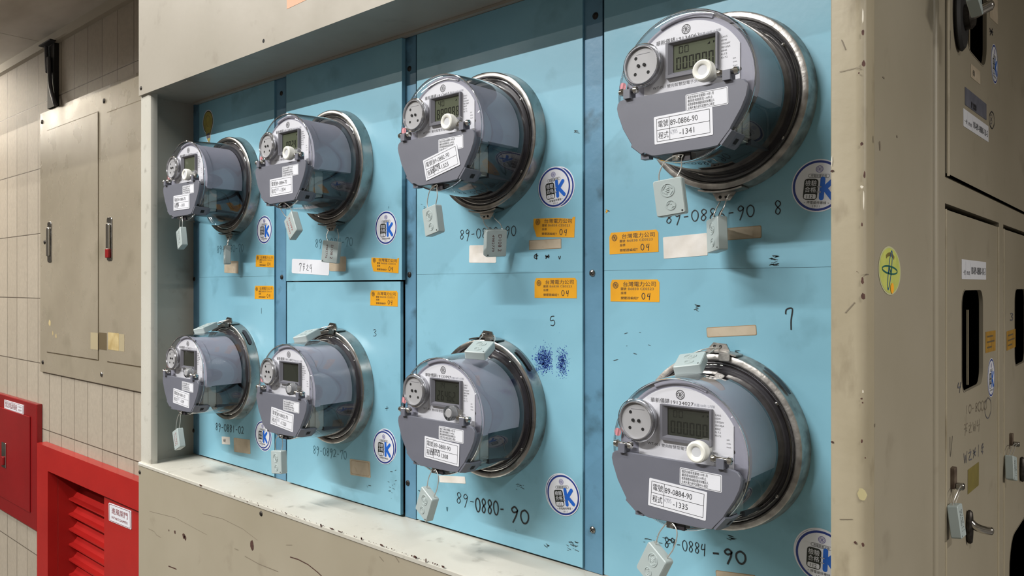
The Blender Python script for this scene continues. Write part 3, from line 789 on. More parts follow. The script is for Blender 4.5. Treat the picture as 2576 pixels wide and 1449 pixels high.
# grime: scuffs and streaks on the paint
def grime(k_, spots):
    q = MB(); y = py(*k_)
    for u, v, a, b_, n in spots:
        for i in range(n):
            q.push(FRONT(on(u + rng.uniform(-a, a), v + rng.uniform(-b_, b_), y)) @ rot2(rng.uniform(-.4, .4))); s_ = .0006 + .0016 * rng.random()
            q.flat(rag(rng, s_ * 2.2, s_ * .4, 6), .0002, 'stain_dark'); q.pop()
    q.build('scuffs', panels[k_], smooth=0)
grime(('A', 3), [(1948, 655, 10, 12, 26), (1527, 532, 3, 3, 3), (1700, 510, 4, 3, 2)])
grime(('B', 3), [(1755, 775, 4, 8, 5), (1660, 1360, 40, 10, 18), (1840, 1345, 8, 12, 6), (1850, 882, 5, 8, 5), (1600, 870, 60, 40, 6)])
grime(('B', 2), [(1440, 1375, 12, 12, 18), (1385, 1372, 12, 4, 5), (1300, 1225, 20, 8, 10), (1065, 1240, 14, 8, 8)])
grime(('B', 1), [(985, 1215, 14, 40, 12), (925, 1225, 5, 4, 3), (710, 1090, 5, 12, 6)])
grime(('A', 2), [(1445, 330, 8, 4, 5), (1065, 520, 6, 6, 3)])
q = MB(FRONT(on(1526, 532, D))); q.flat([(-.0012, -.002), (.0022, 0), (-.0002, .0026)], .0003, 'sticker_yellow'); q.build('paper_scrap', panels[('A', 3)], smooth=0)
# light-bulb sticker
q = MB(FRONT(on(524, 312, D)) @ rot2(.12))
P = [(.021 * math.sin(t), .024 * math.cos(t) + .004) for t in [math.pi * (-.8 + .1 * i) for i in range(17)]] + [(.007, -.024), (.004, -.034), (0, -.039), (-.006, -.034), (-.010, -.026)]
def off(P, d): return inset_poly(P, d)
q.flat(P, .0003, 'sticker_white'); q.flat(off(P, .002), .0004, 'k_black'); q.flat(off(P, .0036), .0005, 'bulb_yellow')
q.ribbon([(.009 * math.cos(t) * (1 - t * .08), .006 + .011 * math.sin(t)) for t in [.5 * i for i in range(11)]], .0008, .0006, 'tape_dark')
q.flat(rect(-.008, .004, -.028, -.018), .0006, 'ink_grey')
q.build('bulb_sticker', panels[('A', 0)], smooth=0, label='yellow light-bulb-shaped sticker with a white edge')
# ------------------------------------------------------------------ electricity meters
MS = {}                                     # meshes shared by all eight meters
def shared(key, make, name, parent, label=None):
    if key not in MS:
        o = make().build(name, parent); MS[key] = o.data
    else:
        o = bpy.data.objects.new(name, MS[key]); COL.objects.link(o); o.parent = parent
    if label: o['label'] = label
    return o
PLATE = [(-.068, -.012), (-.0672, -.0075), (-.0645, -.005), (-.061, -.0042), (.058, -.0046), (.0632, -.0062), (.0660, -.0098), (.0665, -.014), (.0652, -.0205), (.0607, -.0305), (.0515, -.0452), (.0505, -.0475), (.0442, -.0547), (.039, -.0608), (.034, -.0614), (.026, -.0622),
         (-.0264, -.0631), (-.0295, -.0624), (-.0379, -.0587), (-.041, -.0597), (-.052, -.0512), (-.0513, -.049), (-.061, -.033), (-.0667, -.018)]
RG = math.radians
def ring_mesh(m):
    def make():
        q = MB()
        q.lathe([(.0812, -.004), (.0812, -.0135), (.0818, -.0172), (.0832, -.0186), (.0868, -.0186), (.0884, -.0176), (.0891, -.015), (.0898, -.003), (.0906, -.0004)], m, 72)
        return q
    return make
def base_mesh():
    q = MB()
    q.lathe([(.0, -.018), (.062, -.018), (.064, -.020), (.0705, -.0205), (.072, -.0175), (.0768, -.0165), (.0778, -.0135), (.0812, -.0125)], 'base_dark', 64)
    for a in (35, 145, 215, 325):
        q.push(FRONT((.0772 * math.cos(RG(a)), -.0145, .0772 * math.sin(RG(a))))); q.dome(0, 0, .0022, .0016, .001, 'steel', 10); q.pop()
    return q
def dome_mesh():
    q = MB()
    q.lathe([(.0808, -.0145), (.0796, -.0160), (.0775, -.0172), (.0762, -.022), (.0748, -.035), (.0733, -.055), (.0718, -.078), (.0709, -.089), (.0700, -.0935), (.0680, -.0958), (.064, -.0965), (.04, -.0967), (.0, -.0967)], 'clear_plastic', 72)
    q.torus(.0700, .0007, 'rim_plastic', 72, 8, -.0940)
    q.torus(.0797, .0009, 'rim_plastic', 72, 8, -.0162)
    return q
def arc(r, a0, a1, n): return [(r * math.cos(RG(a0 + (a1 - a0) * i / n)), r * math.sin(RG(a0 + (a1 - a0) * i / n))) for i in range(n + 1)]
def housing_mesh():
    q = MB(FRONT((0, 0, 0)))
    P = arc(.0665, -15, 195, 40); q.prism(P, .0775, .0872, 'housing_grey')
    P = arc(.0655, -14, 194, 40); q.prism(P, .0215, .0776, 'housing_grey')
    q.push(Matrix.Translation((.052, .008, 0))); q.cyl(0, 0, .0022, .0873, .08735, 'cavity_black', 12); q.pop()
    q.prism(arc(.0685, 66, 114, 10) + arc(.0648, 114, 66, 10), .0872, .0886, 'housing_grey')
    q.box(-.064, -.0455, -.018, .012, .0871, .0876, 'housing_grey')
    return q
def terminal_mesh():
    q = MB()
    q.box(-.052, .052, -.062, -.0205, -.056, -.0165, 'block_dark')
    q.box(-.047, .049, -.0845, -.062, -.054, -.0165, 'terminal_pale')
    q.box(.0465, .0505, -.076, -.05, -.05, -.019, 'terminal_pale')
    q.tube(catmull([(.054, -.058, -.02), (.061, -.05, -.026), (.058, -.04, -.042), (.05, -.03, -.05), (.03, -.025, -.06)], 6), .0012, 'black_paint', 6)
    return q
def port_mesh():
    q = MB(FRONT((-.0425, 0, .027)))
    q.cyl(0, 0, .0172, .0885, .0972, 'port_face', 36)
    z = .0973
    q.ribbon([(-.006, .0108), (.009, .0108)], .0004, z, 'ink_grey')
    for x, y in ((-.0065, .0075), (-.0072, -.0078), (.0072, -.0078)):
        q.disc(x, y, .0017, z, 'cavity_black', 14)
    for x in (-.0035, .003): q.cyl(x, 0, .0016, z - .0001, z + .001, 'cavity_black', 12)
    return q
def port_ring_mesh():
    q = MB(Matrix.Translation((-.0425, 0, .027)))
    q.lathe([(.0172, -.088), (.0172, -.0990), (.0175, -.0997), (.0181, -.0997), (.0186, -.0985), (.0189, -.0965), (.0190, -.088)], 'bright_ring', 48)
    q.torus(.0202, .0011, 'rim_plastic', 40, 8, -.0965)
    return q
def bezel_mesh():
    q = MB(FRONT((0, 0, 0)))
    x0, x1, z0, z1 = -.0194, .0333, .0109, .0447
    a0, a1, c0, c1 = -.0128, .0300, .0158, .0418
    o, i = rect(x0, x1, z0, z1), rect(a0, a1, c0, c1); i2 = rect(a0 - .004, a1 + .0016, c0 - .0022, c1 + .0018)
    q.loops([[(x, y, .0885) for x, y in o], [(x, y, .0925) for x, y in o], [(x, y, .0925) for x, y in i2], [(x, y, .0894) for x, y in i]], 'bezel_grey', False, False)
    return q
SEG = {'0': 'abcdef', '1': 'bc', '2': 'abged', '3': 'abgcd', '4': 'fgbc', '5': 'afgcd', '6': 'afgedc', '7': 'abc', '8': 'abcdefg', '9': 'abfgcd', ' ': ''}
def seg(q, ch, x, y, wd, ht, z, m):
    t = ht * .11; g = t * .25
    e_ = t * .15
    R = {'a': (x + t + e_, x + wd - t - e_, y + ht - t, y + ht), 'd': (x + t + e_, x + wd - t - e_, y, y + t), 'g': (x + t + e_, x + wd - t - e_, y + ht / 2 - t / 2, y + ht / 2 + t / 2),
         'f': (x, x + t, y + ht / 2 + g, y + ht - e_), 'b': (x + wd - t, x + wd, y + ht / 2 + g, y + ht - e_), 'e': (x, x + t, y + e_, y + ht / 2 - g), 'c': (x + wd - t, x + wd, y + e_, y + ht / 2 - g)}
    for s_ in SEG[ch]: q.flat(rect(*R[s_]), z, m)
def plate_mesh():
    q = MB(FRONT((0, 0, 0)))
    q.slab(lambda d: PLATE if d == 0 else inset_poly(PLATE, d), .0978, .1020, .0008, 'meter_grey')
    P = [(x, y) for x, y in PLATE if x > .03]
    P = inset_poly(P, .0008)
    # skirt behind the right-hand edge and the tab folded back below it
    E_ = [(.0650, -.0135), (.0640, -.0205), (.0596, -.0303), (.0508, -.0446)]
    q.loops([[(x, y, .0985), (x, y, .0895), (x - .003, y + .001, .0895), (x - .003, y + .001, .0985)] for x, y in E_], 'meter_grey')
    q.pop() if q.stack else None
    q2 = q; q2.M = Matrix.Identity(4)
    n = Vector((.76, 0, -.65))
    a, b_ = Vector((.0505, 0, -.0478)), Vector((.0405, 0, -.0598))
    def strip(y0, y1, o0, o1, w0=1.0, w1=1.0):
        mid = (a + b_) / 2
        L = []
        for y, o, w_ in ((y0, o0, w0), (y1, o1, w1)):
            p, r_ = mid + (a - mid) * w_ + n * o, mid + (b_ - mid) * w_ + n * o
            L.append([(p.x, y, p.z), (r_.x, y, r_.z), (r_.x + n.x * .002, y, r_.z + n.z * .002), (p.x + n.x * .002, y, p.z + n.z * .002)])
        q2.loops(L, 'meter_grey')
    strip(-.1015, -.094, -.0005, .0016); strip(-.094, -.079, .0016, .0024); strip(-.079, -.073, .0024, .0006, 1.0, .6)
    mid = (a + b_) / 2 + n * .0043
    e = (a - b_).normalized() * .0028
    q2.add([tuple(mid + e + Vector((0, -.090, 0))), tuple(mid - e + Vector((0, -.090, 0))), tuple(mid - e + Vector((0, -.084, 0))), tuple(mid + e + Vector((0, -.084, 0)))], [(0, 1, 2, 3)], 'cavity_black')
    q2.box(-.043, -.034, -.098, -.090, -.0640, -.0592, 'meter_grey')
    return q2
def hinge_mesh(x):
    def make():
        q = MB()
        z = .0012
        q.box(x - .0036, x + .0036, -.1055, -.0945, z - .0058, z + .0030, 'meter_grey')
        q.push(Matrix(((0, 1, 0, x), (1, 0, 0, -.1015), (0, 0, 1, z + .0018), (0, 0, 0, 1))))
        q.lathe([(.0008, -.0102), (.0032, -.0096), (.0038, -.0066), (.0024, -.0046), (.0024, .0046), (.0038, .0066), (.0032, .0096), (.0008, .0102)], 'chrome', 14)
        q.pop()
        return q
    return make
def hasp_mesh():
    q = MB()
    q.box(-.0085, .0090, -.0975, -.086, -.0695, -.0622, 'base_dark')
    q.cyl(0, 0, .0001, 0, .0001, 'base_dark', 3)
    q.push(FRONT((.0, -.0975, -.0665))); q.cyl(-.002, 0, .0022, 0, .0045, 'chrome', 14, .0006); q.pop()
    q.push(Matrix.Translation((0, 0, 0))); q.box(-.0085, -.0005, -.0992, -.0975, -.0692, -.0636, 'steel'); q.pop()
    return q
def button_mesh(long):
    def make():
        if long:
            q = MB(FRONT((.0262, 0, .0075)))
            q.cyl(0, 0, .0062, .0885, .0985, 'milky_plastic', 24)
            q.loops([[(r * math.cos(2 * math.pi * i / 28), r * math.sin(2 * math.pi * i / 28), z) for i in range(28)] for r, z in ((.0066, .0980), (.0092, .0990), (.0099, .1010), (.0099, .1062), (.0094, .1080), (.0082, .1087), (.0062, .1084), (.0052, .1078), (.0046, .1070))], 'milky_plastic', True, False)
            q.disc(0, 0, .0047, .1070, 'milky_core', 24)
        else:
            q = MB(FRONT((.0245, 0, .0068)))
            q.cyl(0, 0, .0085, .0885, .0965, 'rim_plastic', 24)
            q.loops([[(r * math.cos(2 * math.pi * i / 28), r * math.sin(2 * math.pi * i / 28), z) for i in range(28)] for r, z in ((.0088, .0960), (.0092, .0985), (.0090, .1030), (.0078, .1042), (.0064, .1036))], 'rim_plastic', True, False)
            q.cyl(0, 0, .0058, .0960, .1036, 'port_face', 24, .001)
        return q
    return make
def latch_mesh(top, m):
    def make():
        q = MB()
        s_ = 1 if top else -1
        z = s_ * .0899
        # gap in the ring, clasp plate, ear with two holes
        q.box(-.0195, -.0165, -.0192, -.0030, z - .0095 if top else z - .0012, z + .0012 if top else z + .0095, 'cavity_black') if False else None
        for k in range(6):
            a = RG(90 * s_ + (k - 3) * 5.0); a2 = RG(90 * s_ + (k - 2) * 5.0)
            q.loops([[(r_ * math.cos(t), y, r_ * math.sin(t)) for r_, y in ((.0900, -.0192), (.0916, -.0192), (.0916, -.002), (.0900, -.002))] for t in (a, a2)], m)
        P = [(-.013, 0), (.013, 0), (.009, .0075), (-.005, .0085)] if top else [(-.012, 0), (.014, 0), (.007, -.0085), (-.007, -.0085)]
        q.push(FRONT((.001, -.011, z + s_ * .0012))); q.prism(P, -.0009, .0009, m)
        for x in (-.0035, .003): q.cyl(x, s_ * .0046, .0017, .0009, .0010, 'cavity_black', 12)
        q.pop()
        if top:
            q.push(FRONT((.012, -.0195, z - .004))); q.slab(rrect(.012, .008, .002), 0, .002, .0005, m); q.pop()
        return q
    return make
def slot_mesh():
    q = MB()
    n = 10; L = []
    for i in range(n + 1):
        a = RG(36 + 22 * i / n); w_ = .0034 if 0 < i < n else .002
        L.append([(.0912 * math.cos(a), -.0088 - w_, .0912 * math.sin(a)), (.0915 * math.cos(a), -.0088, .0915 * math.sin(a)), (.0916 * math.cos(a), -.0088 + w_, .0916 * math.sin(a))])
    q.loops(L, 'base_dark', False, False, False)
    return q
def bolt_mesh():
    return None

def nameplate(parent, serial, dim):
    key = 'nameplate' + serial
    q = MB(FRONT((0, 0, 0)))
    P = [(.053, -.0085), (.053, .0312)] + arc(.0617, 30.5, 137, 30) + [(-.0452, .0417), (-.0452, -.0085)]
    q.prism(P, .0873, .0882, 'plate_white')
    z = .0883
    emblem(q, 0, .0548, .0046, z, 'ink_black')
    q.fit('華新儀錶', -.0318, .0452, .0205, .0036, z, 'ink_black', 0.01, rot=.03)
    q.fit(serial, -.0098, .0454, .0235, .0034, z, 'ink_black')
    q.fit('民國108年12月製', .0142, .0456, .0208, .0022, z, 'ink_pale')
    for i, t in enumerate(('CA0.5', '103W', '110/220V', '30(120)A', '60HZ', 'Kt 7.2', 'Kh 7.2')):
        q.text(t, .0352, .0388 - .0031 * i, .0017, z, 'ink_black', 'L', 1.0)
    for i, t in enumerate(('DM', 'KWh', 'Kvarh')): q.text(t, .0466, .0178 - .0033 * i, .0013, z, 'ink_grey')
    q.text('SCROLL', .031, .0040, .0015, z, 'ink_grey')
    q.fit('WT-001', -.0355, .0036, .0135, .0026, z, 'ink_black', rot=-.01)
    q.fit('雙向智慧型電子式電錶', -.0200, .0033, .0400, .0026, z, 'ink_grey')
    return q.build('nameplate', parent, smooth=0)

METERS = [  # row, column, x, z, number, programme, serial, display, large milky seal button, ring metal, added writing, label tilt
    ('A', 0, -1.3195, .186, '89-0880-70', '-1303', '19134030', ('', '      '), True, 'steel', '7976', .0),
    ('A', 1, -.9985, .186, '89-0884-70', '-1334', '19134061', ('', ' 08.24'), True, 'steel', '', .02),
    ('A', 2, -.6715, .186, '89-0882-90', '-1325', '19134051', ('40', '888888'), True, 'steel', '150298', .23),
    ('A', 3, -.3445, .186, '89-0886-90', '-1341', '19134063', ('00', '000000'), True, 'aluminium', '', .03),
    ('B', 0, -1.3215, -.157, '89-0881-02', '-1309', '19134025', ('', '      '), False, 'steel', '', -.07),
    ('B', 1, -.9985, -.157, '89-0882-70', '-1320', '19134021', ('', '      '), False, 'steel', '', -.09),
    ('B', 2, -.6710, -.157, '89-0880-90', '-1308', '19133997', ('1.4', '264.62'), False, 'steel', '150359', -.04),
    ('B', 3, -.3505, -.157, '89-0884-90', '-1335', '19134027', ('00', '000000'), True, 'aluminium', '', -.055)]
mloc = {}
for row, c_, x, z, num, prog, serial, lcd, long, rm, added, tilt in METERS:
    yb = py(row, c_) if c_ == 1 else D
    where = ('upper' if row == 'A' else 'lower') + ' row, ' + ('farthest left', 'second from left', 'third from left', 'nearest, on the right')[c_]
    mt = empty('electricity_meter', (x, yb, H + z), f'clear-domed grey electricity meter labelled {num}, {where}', 'electricity meter', 'electricity meters on the blue panels')
    mloc[(row, c_)] = Vector(mt.location)
    shared('ring' + rm, ring_mesh(rm), 'socket_ring', mt)
    shared('latch' + row + rm, latch_mesh(row == 'B', rm), 'ring_latch', mt)
    if row == 'B' and c_ != 1: shared('slot', slot_mesh, 'ring_slot', mt)
    shared('base', base_mesh, 'meter_base', mt)
    shared('terminal', terminal_mesh, 'terminal_block', mt)
    shared('housing', housing_mesh, 'housing', mt)
    nameplate(mt, serial, c_)
    dsp = shared('bezel', bezel_mesh, 'display', mt)
    lit = (row, c_) in (('A', 0), ('A', 1), ('A', 2), ('A', 3))
    q = MB(FRONT((0, 0, 0)))
    q.flat(rect(-.0145, .0312, .0145, .0432), .0886, 'lcd_glass' if lit else 'lcd_dim')
    im = 'lcd_ink' if lit else 'lcd_ghost'
    s1, s2 = lcd
    for i, ch in enumerate(s1.replace('.', '')): seg(q, ch, -.0072 + i * .0058, .0330, .0042, .0068, .0887, im)
    if s2.strip():
        xx = -.0100
        for ch in s2:
            if ch == '.': q.flat(rect(xx - .0016, xx - .0006, .0178, .0188), .0887, im); continue
            seg(q, ch, xx, .0178, .0050, .0120, .0887, im); xx += .0066
        q.text('KWh', .0228, .0163, .0012, .0887, im)
        q.flat([(.0215, .0362), (.0245, .0362), (.0245, .0385)], .0887, im); q.flat([(.0275, .0388), (.0275, .0362), (.0295, .0375)], .0887, im)
    q.build('lcd_screen', dsp, smooth=0)
    op = shared('port', port_mesh, 'optical_port', mt)
    shared('portring', port_ring_mesh, 'port_ring', op)
    shared('button%d' % long, button_mesh(long), 'seal_button', mt, 'milky plastic button' if long else 'short clear button')
    shared('hasp', hasp_mesh, 'seal_hasp', mt)
    shared('hingeL', hinge_mesh(-.0545), 'hinge', mt); shared('hingeR', hinge_mesh(.0480), 'hinge', mt)
    cp = shared('plate', plate_mesh, 'cover_plate', mt)
    # approval label and number label on the cover plate
    q = MB(FRONT((.0277, -.1020, -.0180)) @ rot2(tilt * .3 if row == 'B' else .02))
    wd, ht = .0415, .0158
    q.slab(rrect(wd, ht, .0012), 0, .0002, 0, 'sticker_white')
    a, c2 = rrect(wd - .0016, ht - .0016, .0008)(0), rrect(wd - .0022, ht - .0022, .0006)(0)
    q.loops([[(px, pz, .0003) for px, pz in a], [(px, pz, .0003) for px, pz in c2]], 'ink_black', False, False)
    for i, t in enumerate(('檢定合格有效期間119年1月', '最長使用期限至124年止', '經濟部標準檢驗局委託財團法人', '台灣大電力研究試驗中心檢定')):
        q.fit(t, -.0186, .0036 - i * .0032, (.0255, .0245, .0265, .0262)[i], .0021, .0003, 'ink_black', .014)
    q.build('approval_label', cp, smooth=0, label='small white approval label with four lines of print')
    ly = (-.0385, -.0395)[row == 'B']
    lx = {('A', 2): .012, ('B', 2): .012}.get((row, c_), .004)
    q = MB(FRONT((lx, -.1020 - (.0004 if added else 0), ly)) @ rot2(tilt))
    wd, ht = .0595, .0262
    q.slab(rrect(wd, ht, .001), 0, .0003, 0, 'sticker_white')
    zz = .0004; t_ = .0003
    X, Z = wd / 2 - .0028, ht / 2 - .0024
    for P in ([(-X, Z), (X, Z)], [(-X, -Z), (X, -Z)], [(-X, 0), (X, 0)], [(-X, -Z), (-X, Z)], [(X, -Z), (X, Z)], [(-X + .0135, -Z), (-X + .0135, Z)]):
        q.ribbon(P, .0004, zz, 'ink_black')
    q.fit('電號', -X + .0016, .0030, .0106, .0050, zz, 'ink_black', .008)
    q.fit('程式', -X + .0016, -Z + .0028, .0106, .0050, zz, 'ink_black', .008)
    q.fit(num, -X + .0142, .0026, .0280, .0054, zz, 'ink_black', .004)
    q.fit(prog, -X + .0235, -Z + .0028, .0150, .0054, zz, 'ink_black', .004)
    if added: pen(q, added, -X + .0072, -.0078, .0068, .0007, 'ink_black', zz + .0001, squash=.6, rot=.1)
    else: pen(q, '6905', -X + .0142, -Z + .0052, .0038, .00025, 'ink_pale', zz + .0001, squash=.7)
    q.build('number_label', cp, smooth=0, label=f'white number label printed {num} and {prog}')
    q = MB(FRONT((-.0680, -.0905, .0118))); q.cyl(0, 0, .0040, 0, .0005, 'pink_dot', 20)
    q.build('pink_sticker', mt, smooth=0, label='round pink dot')
    shared('dome', dome_mesh, 'clear_cover', mt)

# ------------------------------------------------------------------ wire seals
SW, SH, SD = .0275, .034, .0105
def seal_body(text):
    def make():
        q = MB(FRONT((0, 0, 0)))
        q.slab(rrect(SW, SH, .0022), -SD / 2, SD / 2, .0008, 'seal_plastic')
        z = SD / 2
        if not text:
            def relief(x, y, r):
                L = []
                for r_, h in ((r, 0), (r * .97, .0005), (r * .86, .0005), (r * .82, .0)):
                    L.append([(x + r_ * math.cos(2 * math.pi * i / 28), y + r_ * math.sin(2 * math.pi * i / 28), z + h) for i in range(28)])
                q.loops(L, 'seal_plastic', False, False)
            relief(-.0005, .0065, .0066); relief(.0008, -.0078, .0047)
            def bar(x, y, l, a, wd=.0009):
                q.push(Matrix.Translation((x, y, z)) @ rot2(a)); q.slab(rrect(l, wd, wd * .3, 2), -.0003, .0005, .0002, 'seal_plastic'); q.pop()
            for x, y, l, a in ((-.0035, .0095, .005, .9), (.0025, .0035, .005, .9), (-.003, .0040, .0045, -.8), (.0022, .0092, .0045, -.8), (-.0008, .0065, .004, .2), (-.0006, .0082, .003, .2), (-.0006, .0048, .003, .2),
                               (-.0012, -.0058, .004, .8), (.0004, -.0062, .003, -.5), (.0018, -.0095, .003, 1.2), (.003, -.0094, .0022, .1), (.0026, -.0112, .0022, .1)): bar(x, y, l, a)
            q.disc(.0108, -.0142, .0009, z + .0001, 'cavity_black', 12)
        else:
            for t, y, h, m in text:
                q.push(Matrix.Translation((y, .0112, 0)) @ rot2(-math.pi / 2)); q.fit(t, 0, 0, .0215, h, z + .0001, m, .02); q.pop()
            q.disc(-.0112, -.0144, .0009, z + .0001, 'cavity_black', 12)
        q.push(Matrix(((1, 0, 0, 0), (0, 0, 1, 0), (0, -1, 0, 0), (0, 0, 0, 1))))
        q.pop()
        return q
    return make
def seal(name_key, label, R, P, attach, text=None, r=.00062, spread=.0045, lift=None, belly=.0):
    M = Matrix(R).to_4x4(); M.translation = Vector(P) + Vector((0, 0, H))
    e = empty('wire_seal', (0, 0, 0), label, 'seal', 'wire seals')
    e.matrix_world = M
    key = 'seal' + (repr(text) if text else '')
    shared(key, seal_body(text), 'seal_body', e)
    inv = M.inverted()
    at = inv @ (attach if attach.z > .6 else attach + Vector((0, 0, H)))
    hx = .0088
    top = SH / 2
    d = at - Vector((0, 0, top))
    def side_(sg):
        return [(sg * hx, 0, top - .004), (sg * hx, 0, top + .001), (sg * (hx + .0016) + at.x * .25, at.y * .35, top + d.z * .42), (sg * hx * .92 + at.x * .55, at.y * .8, top + d.z * .84), (sg * spread + at.x, at.y, at.z + .0006)]
    path = side_(-1) + side_(1)[::-1]
    q = MB(); q.tube(catmull(path, 5), r, 'wire', 7)
    q.build('wire_loop', e)
    return e
POSES = {
    'A1c': ((-1.319, 0.635, 0.0844), ((0.9431, 0.19, -0.2728), (-0.1857, 0.9817, 0.0415), (0.2757, 0.0116, 0.9612))),
    'A1r': ((-1.304, 0.712, 0.057), ((0.9131, 0.4078, 0), (-0.4078, 0.9131, 0), (0, 0, 1))),
    'A2c': ((-0.9736, 0.6351, 0.0886), ((0.8606, 0.1253, -0.4937), (-0.1205, 0.9918, 0.0416), (0.4949, 0.0237, 0.8686))),
    'A2r': ((-0.9877, 0.712, 0.0533), ((0.8914, -0.4374, 0.1189), (0.4381, 0.8987, 0.0209), (-0.1159, 0.0335, 0.9927))),
    'A3c': ((-0.6757, 0.6351, 0.0791), ((0.9751, 0.1202, -0.1862), (-0.1206, 0.9927, 0.0097), (0.186, 0.013, 0.9825))),
    'A3r': ((-0.6448, 0.712, 0.0546), ((0.4572, -0.8703, 0.1832), (0.8876, 0.4332, -0.1567), (0.057, 0.2343, 0.9705))),
    'A4c': ((-0.3542, 0.6351, 0.0828), ((0.9685, -0.2179, -0.1203), (0.2149, 0.9759, -0.0379), (0.1256, 0.0109, 0.992))),
    'A4r': ((-0.345, 0.7121, 0.0514), ((0.761, 0.6452, -0.0678), (-0.6416, 0.764, 0.0685), (0.096, -0.0086, 0.9953))),
    'B1c': ((-1.3303, 0.635, -0.2706), ((0.9192, 0.1176, -0.3758), (-0.1073, 0.993, 0.0484), (0.3789, -0.0041, 0.9254))),
    'B2c': ((-1.0115, 0.6351, -0.263), ((0.9929, 0.0069, -0.1185), (-0.0033, 0.9995, 0.0305), (0.1187, -0.0299, 0.9925))),
    'B3c': ((-0.6869, 0.6351, -0.265), ((0.8839, 0.1826, 0.4306), (-0.1596, 0.9831, -0.0893), (-0.4396, 0.0102, 0.8981))),
    'B4c': ((-0.3712, 0.6351, -0.2635), ((0.8364, 0.2668, 0.4788), (-0.2409, 0.9636, -0.1162), (-0.4924, -0.0182, 0.8702))),
    'B3r': ((-0.6418, 0.6851, -0.0823), ((0.9348, -0.1529, -0.3207), (0.3533, 0.3038, 0.8848), (-0.0379, -0.9404, 0.338))),
    'B4r': ((-0.3599, 0.6851, -0.0776), ((0.9567, 0.0692, -0.2828), (0.2475, 0.3183, 0.9151), (0.1533, -0.9455, 0.2874))),
    'D1': ((-0.1755, 0.9316, -0.2516), ((-0.0309, -0.9893, -0.1424), (0.9946, -0.0445, 0.0939), (-0.0992, -0.1387, 0.9853))),
    'D2': ((-0.1754, 1.2978, -0.2611), ((0.0365, -0.9974, -0.0621), (0.9699, 0.0204, 0.2426), (-0.2407, -0.069, 0.9681))),
}
RED = (('4982779', -.0062, .0034, 'ink_darkred'), ('D108 2', .0022, .0046, 'ink_darkred'))
RED2 = (('5076593', -.0068, .0032, 'ink_red'), ('D1092', .0012, .0042, 'ink_red'))
GREY = (('4982776', -.0068, .0032, 'ink_darkred'), ('D108 2', .0012, .0042, 'ink_darkred'))
PALE = (('3906274', -.0068, .0032, 'ink_grey'), ('D108 2', .0012, .0042, 'ink_grey'))
def hasp_at(k_): return mloc[k_] + Vector((-.002, -.0995, -.0655))
def latch_at(k_): return mloc[k_] + Vector((.003, -.012, -.0958))
def top_at(k_): return mloc[k_] + Vector((.001, -.012, .0950))
num_of = {(m_[0], m_[1]): m_[4] for m_ in METERS}
for key, k_, side, text in (('A1c', ('A', 0), 'c', PALE), ('A2c', ('A', 1), 'c', RED2), ('A3c', ('A', 2), 'c', None), ('A4c', ('A', 3), 'c', None),
                            ('B1c', ('B', 0), 'c', RED2), ('B2c', ('B', 1), 'c', None), ('B3c', ('B', 2), 'c', None), ('B4c', ('B', 3), 'c', None),
                            ('A1r', ('A', 0), 'r', None), ('A2r', ('A', 1), 'r', GREY), ('A3r', ('A', 2), 'r', RED), ('A4r', ('A', 3), 'r', None)):
    P, R = POSES[key]
    lb = {'c': 'wire seal hanging from the grey cover flap of meter ', 'r': 'wire seal hanging from the ring latch of meter '}[side] + num_of[k_]
    lb = ('pale grey ' + ('stamped ' if text else 'embossed ')) + lb
    seal(key, lb, R, P, hasp_at(k_) if side == 'c' else latch_at(k_), text, spread=.0045 if side == 'c' else .0085)
for c_ in range(4):
    k_ = ('B', c_)
    P, R = POSES[('B4r', 'B4r', 'B3r', 'B4r')[c_]]
    src = mloc[('B', 2 if c_ == 2 else 3)]
    P = Vector(P) - (src - Vector((0, 0, H))) + (mloc[k_] - Vector((0, 0, H)))
    P += Vector((0, -.004, .004)) if c_ == 2 else Vector((0, 0, .001))
    seal('r', f'pale grey embossed wire seal lying on top of the dome of meter {num_of[k_]}', R, P, top_at(k_), spread=.006)
# ------------------------------------------------------------------ side cabinet with its doors
side = empty('switch_cabinet', (XE - .15, 1.4, 0), 'beige steel cabinet with small windowed doors round the corner of the meter cabinet', 'cabinet')
sloc = Vector(side.location)
def spart(q, name, parent=None, smooth=35.0, label=None):
    o = q.build(name, parent or side, smooth=smooth, label=label)
    if parent is None: o.location = -sloc
    return o
S0 = frame((XE, 0, H), (0, 1, 0), (0, 0, 1), (1, 0, 0))
def yz(u, v): p = onx(u, v, XE); return (p.y, p.z - H)
DY0, DY1, DY2, DY3 = .9165, 1.2500, 1.2860, 1.64
q = MB(S0)
q.holed(rect(.8627, 2.2, -H, ZC - H - .001), [rect(DY0, DY3, .1165, .76), rect(DY0, DY1, -.75, .0885), rect(DY2, DY3, -.75, .0885)], -.012, 0, 'cabinet_paint')
L = []
for i in range(9):
    a = math.pi * i / 8; L.append([(.8705 - .0068 * math.cos(a), z, .0036 * math.sin(a)) for z in (-H, ZC - H - .001)])
q.loops(L, 'cabinet_paint', False, False, False)
spart(q, 'cabinet_frame')
q = MB(S0)
for a, b_ in ((rect(.8627, 2.2, -H, ZC - H - .001), -.3),):
    q.flat(a, b_, 'cavity_black')  # black lining, the unlit inside is put into its colour
for y in (.868, DY1 + .018, 2.19): q.box(y - .004, y + .004, -H, ZC - H - .001, -.3, -.013, 'cavity_black')
q.box(.868, 2.19, .098, .108, -.3, -.013, 'cavity_black')
spart(q, 'cabinet_interior', smooth=0)
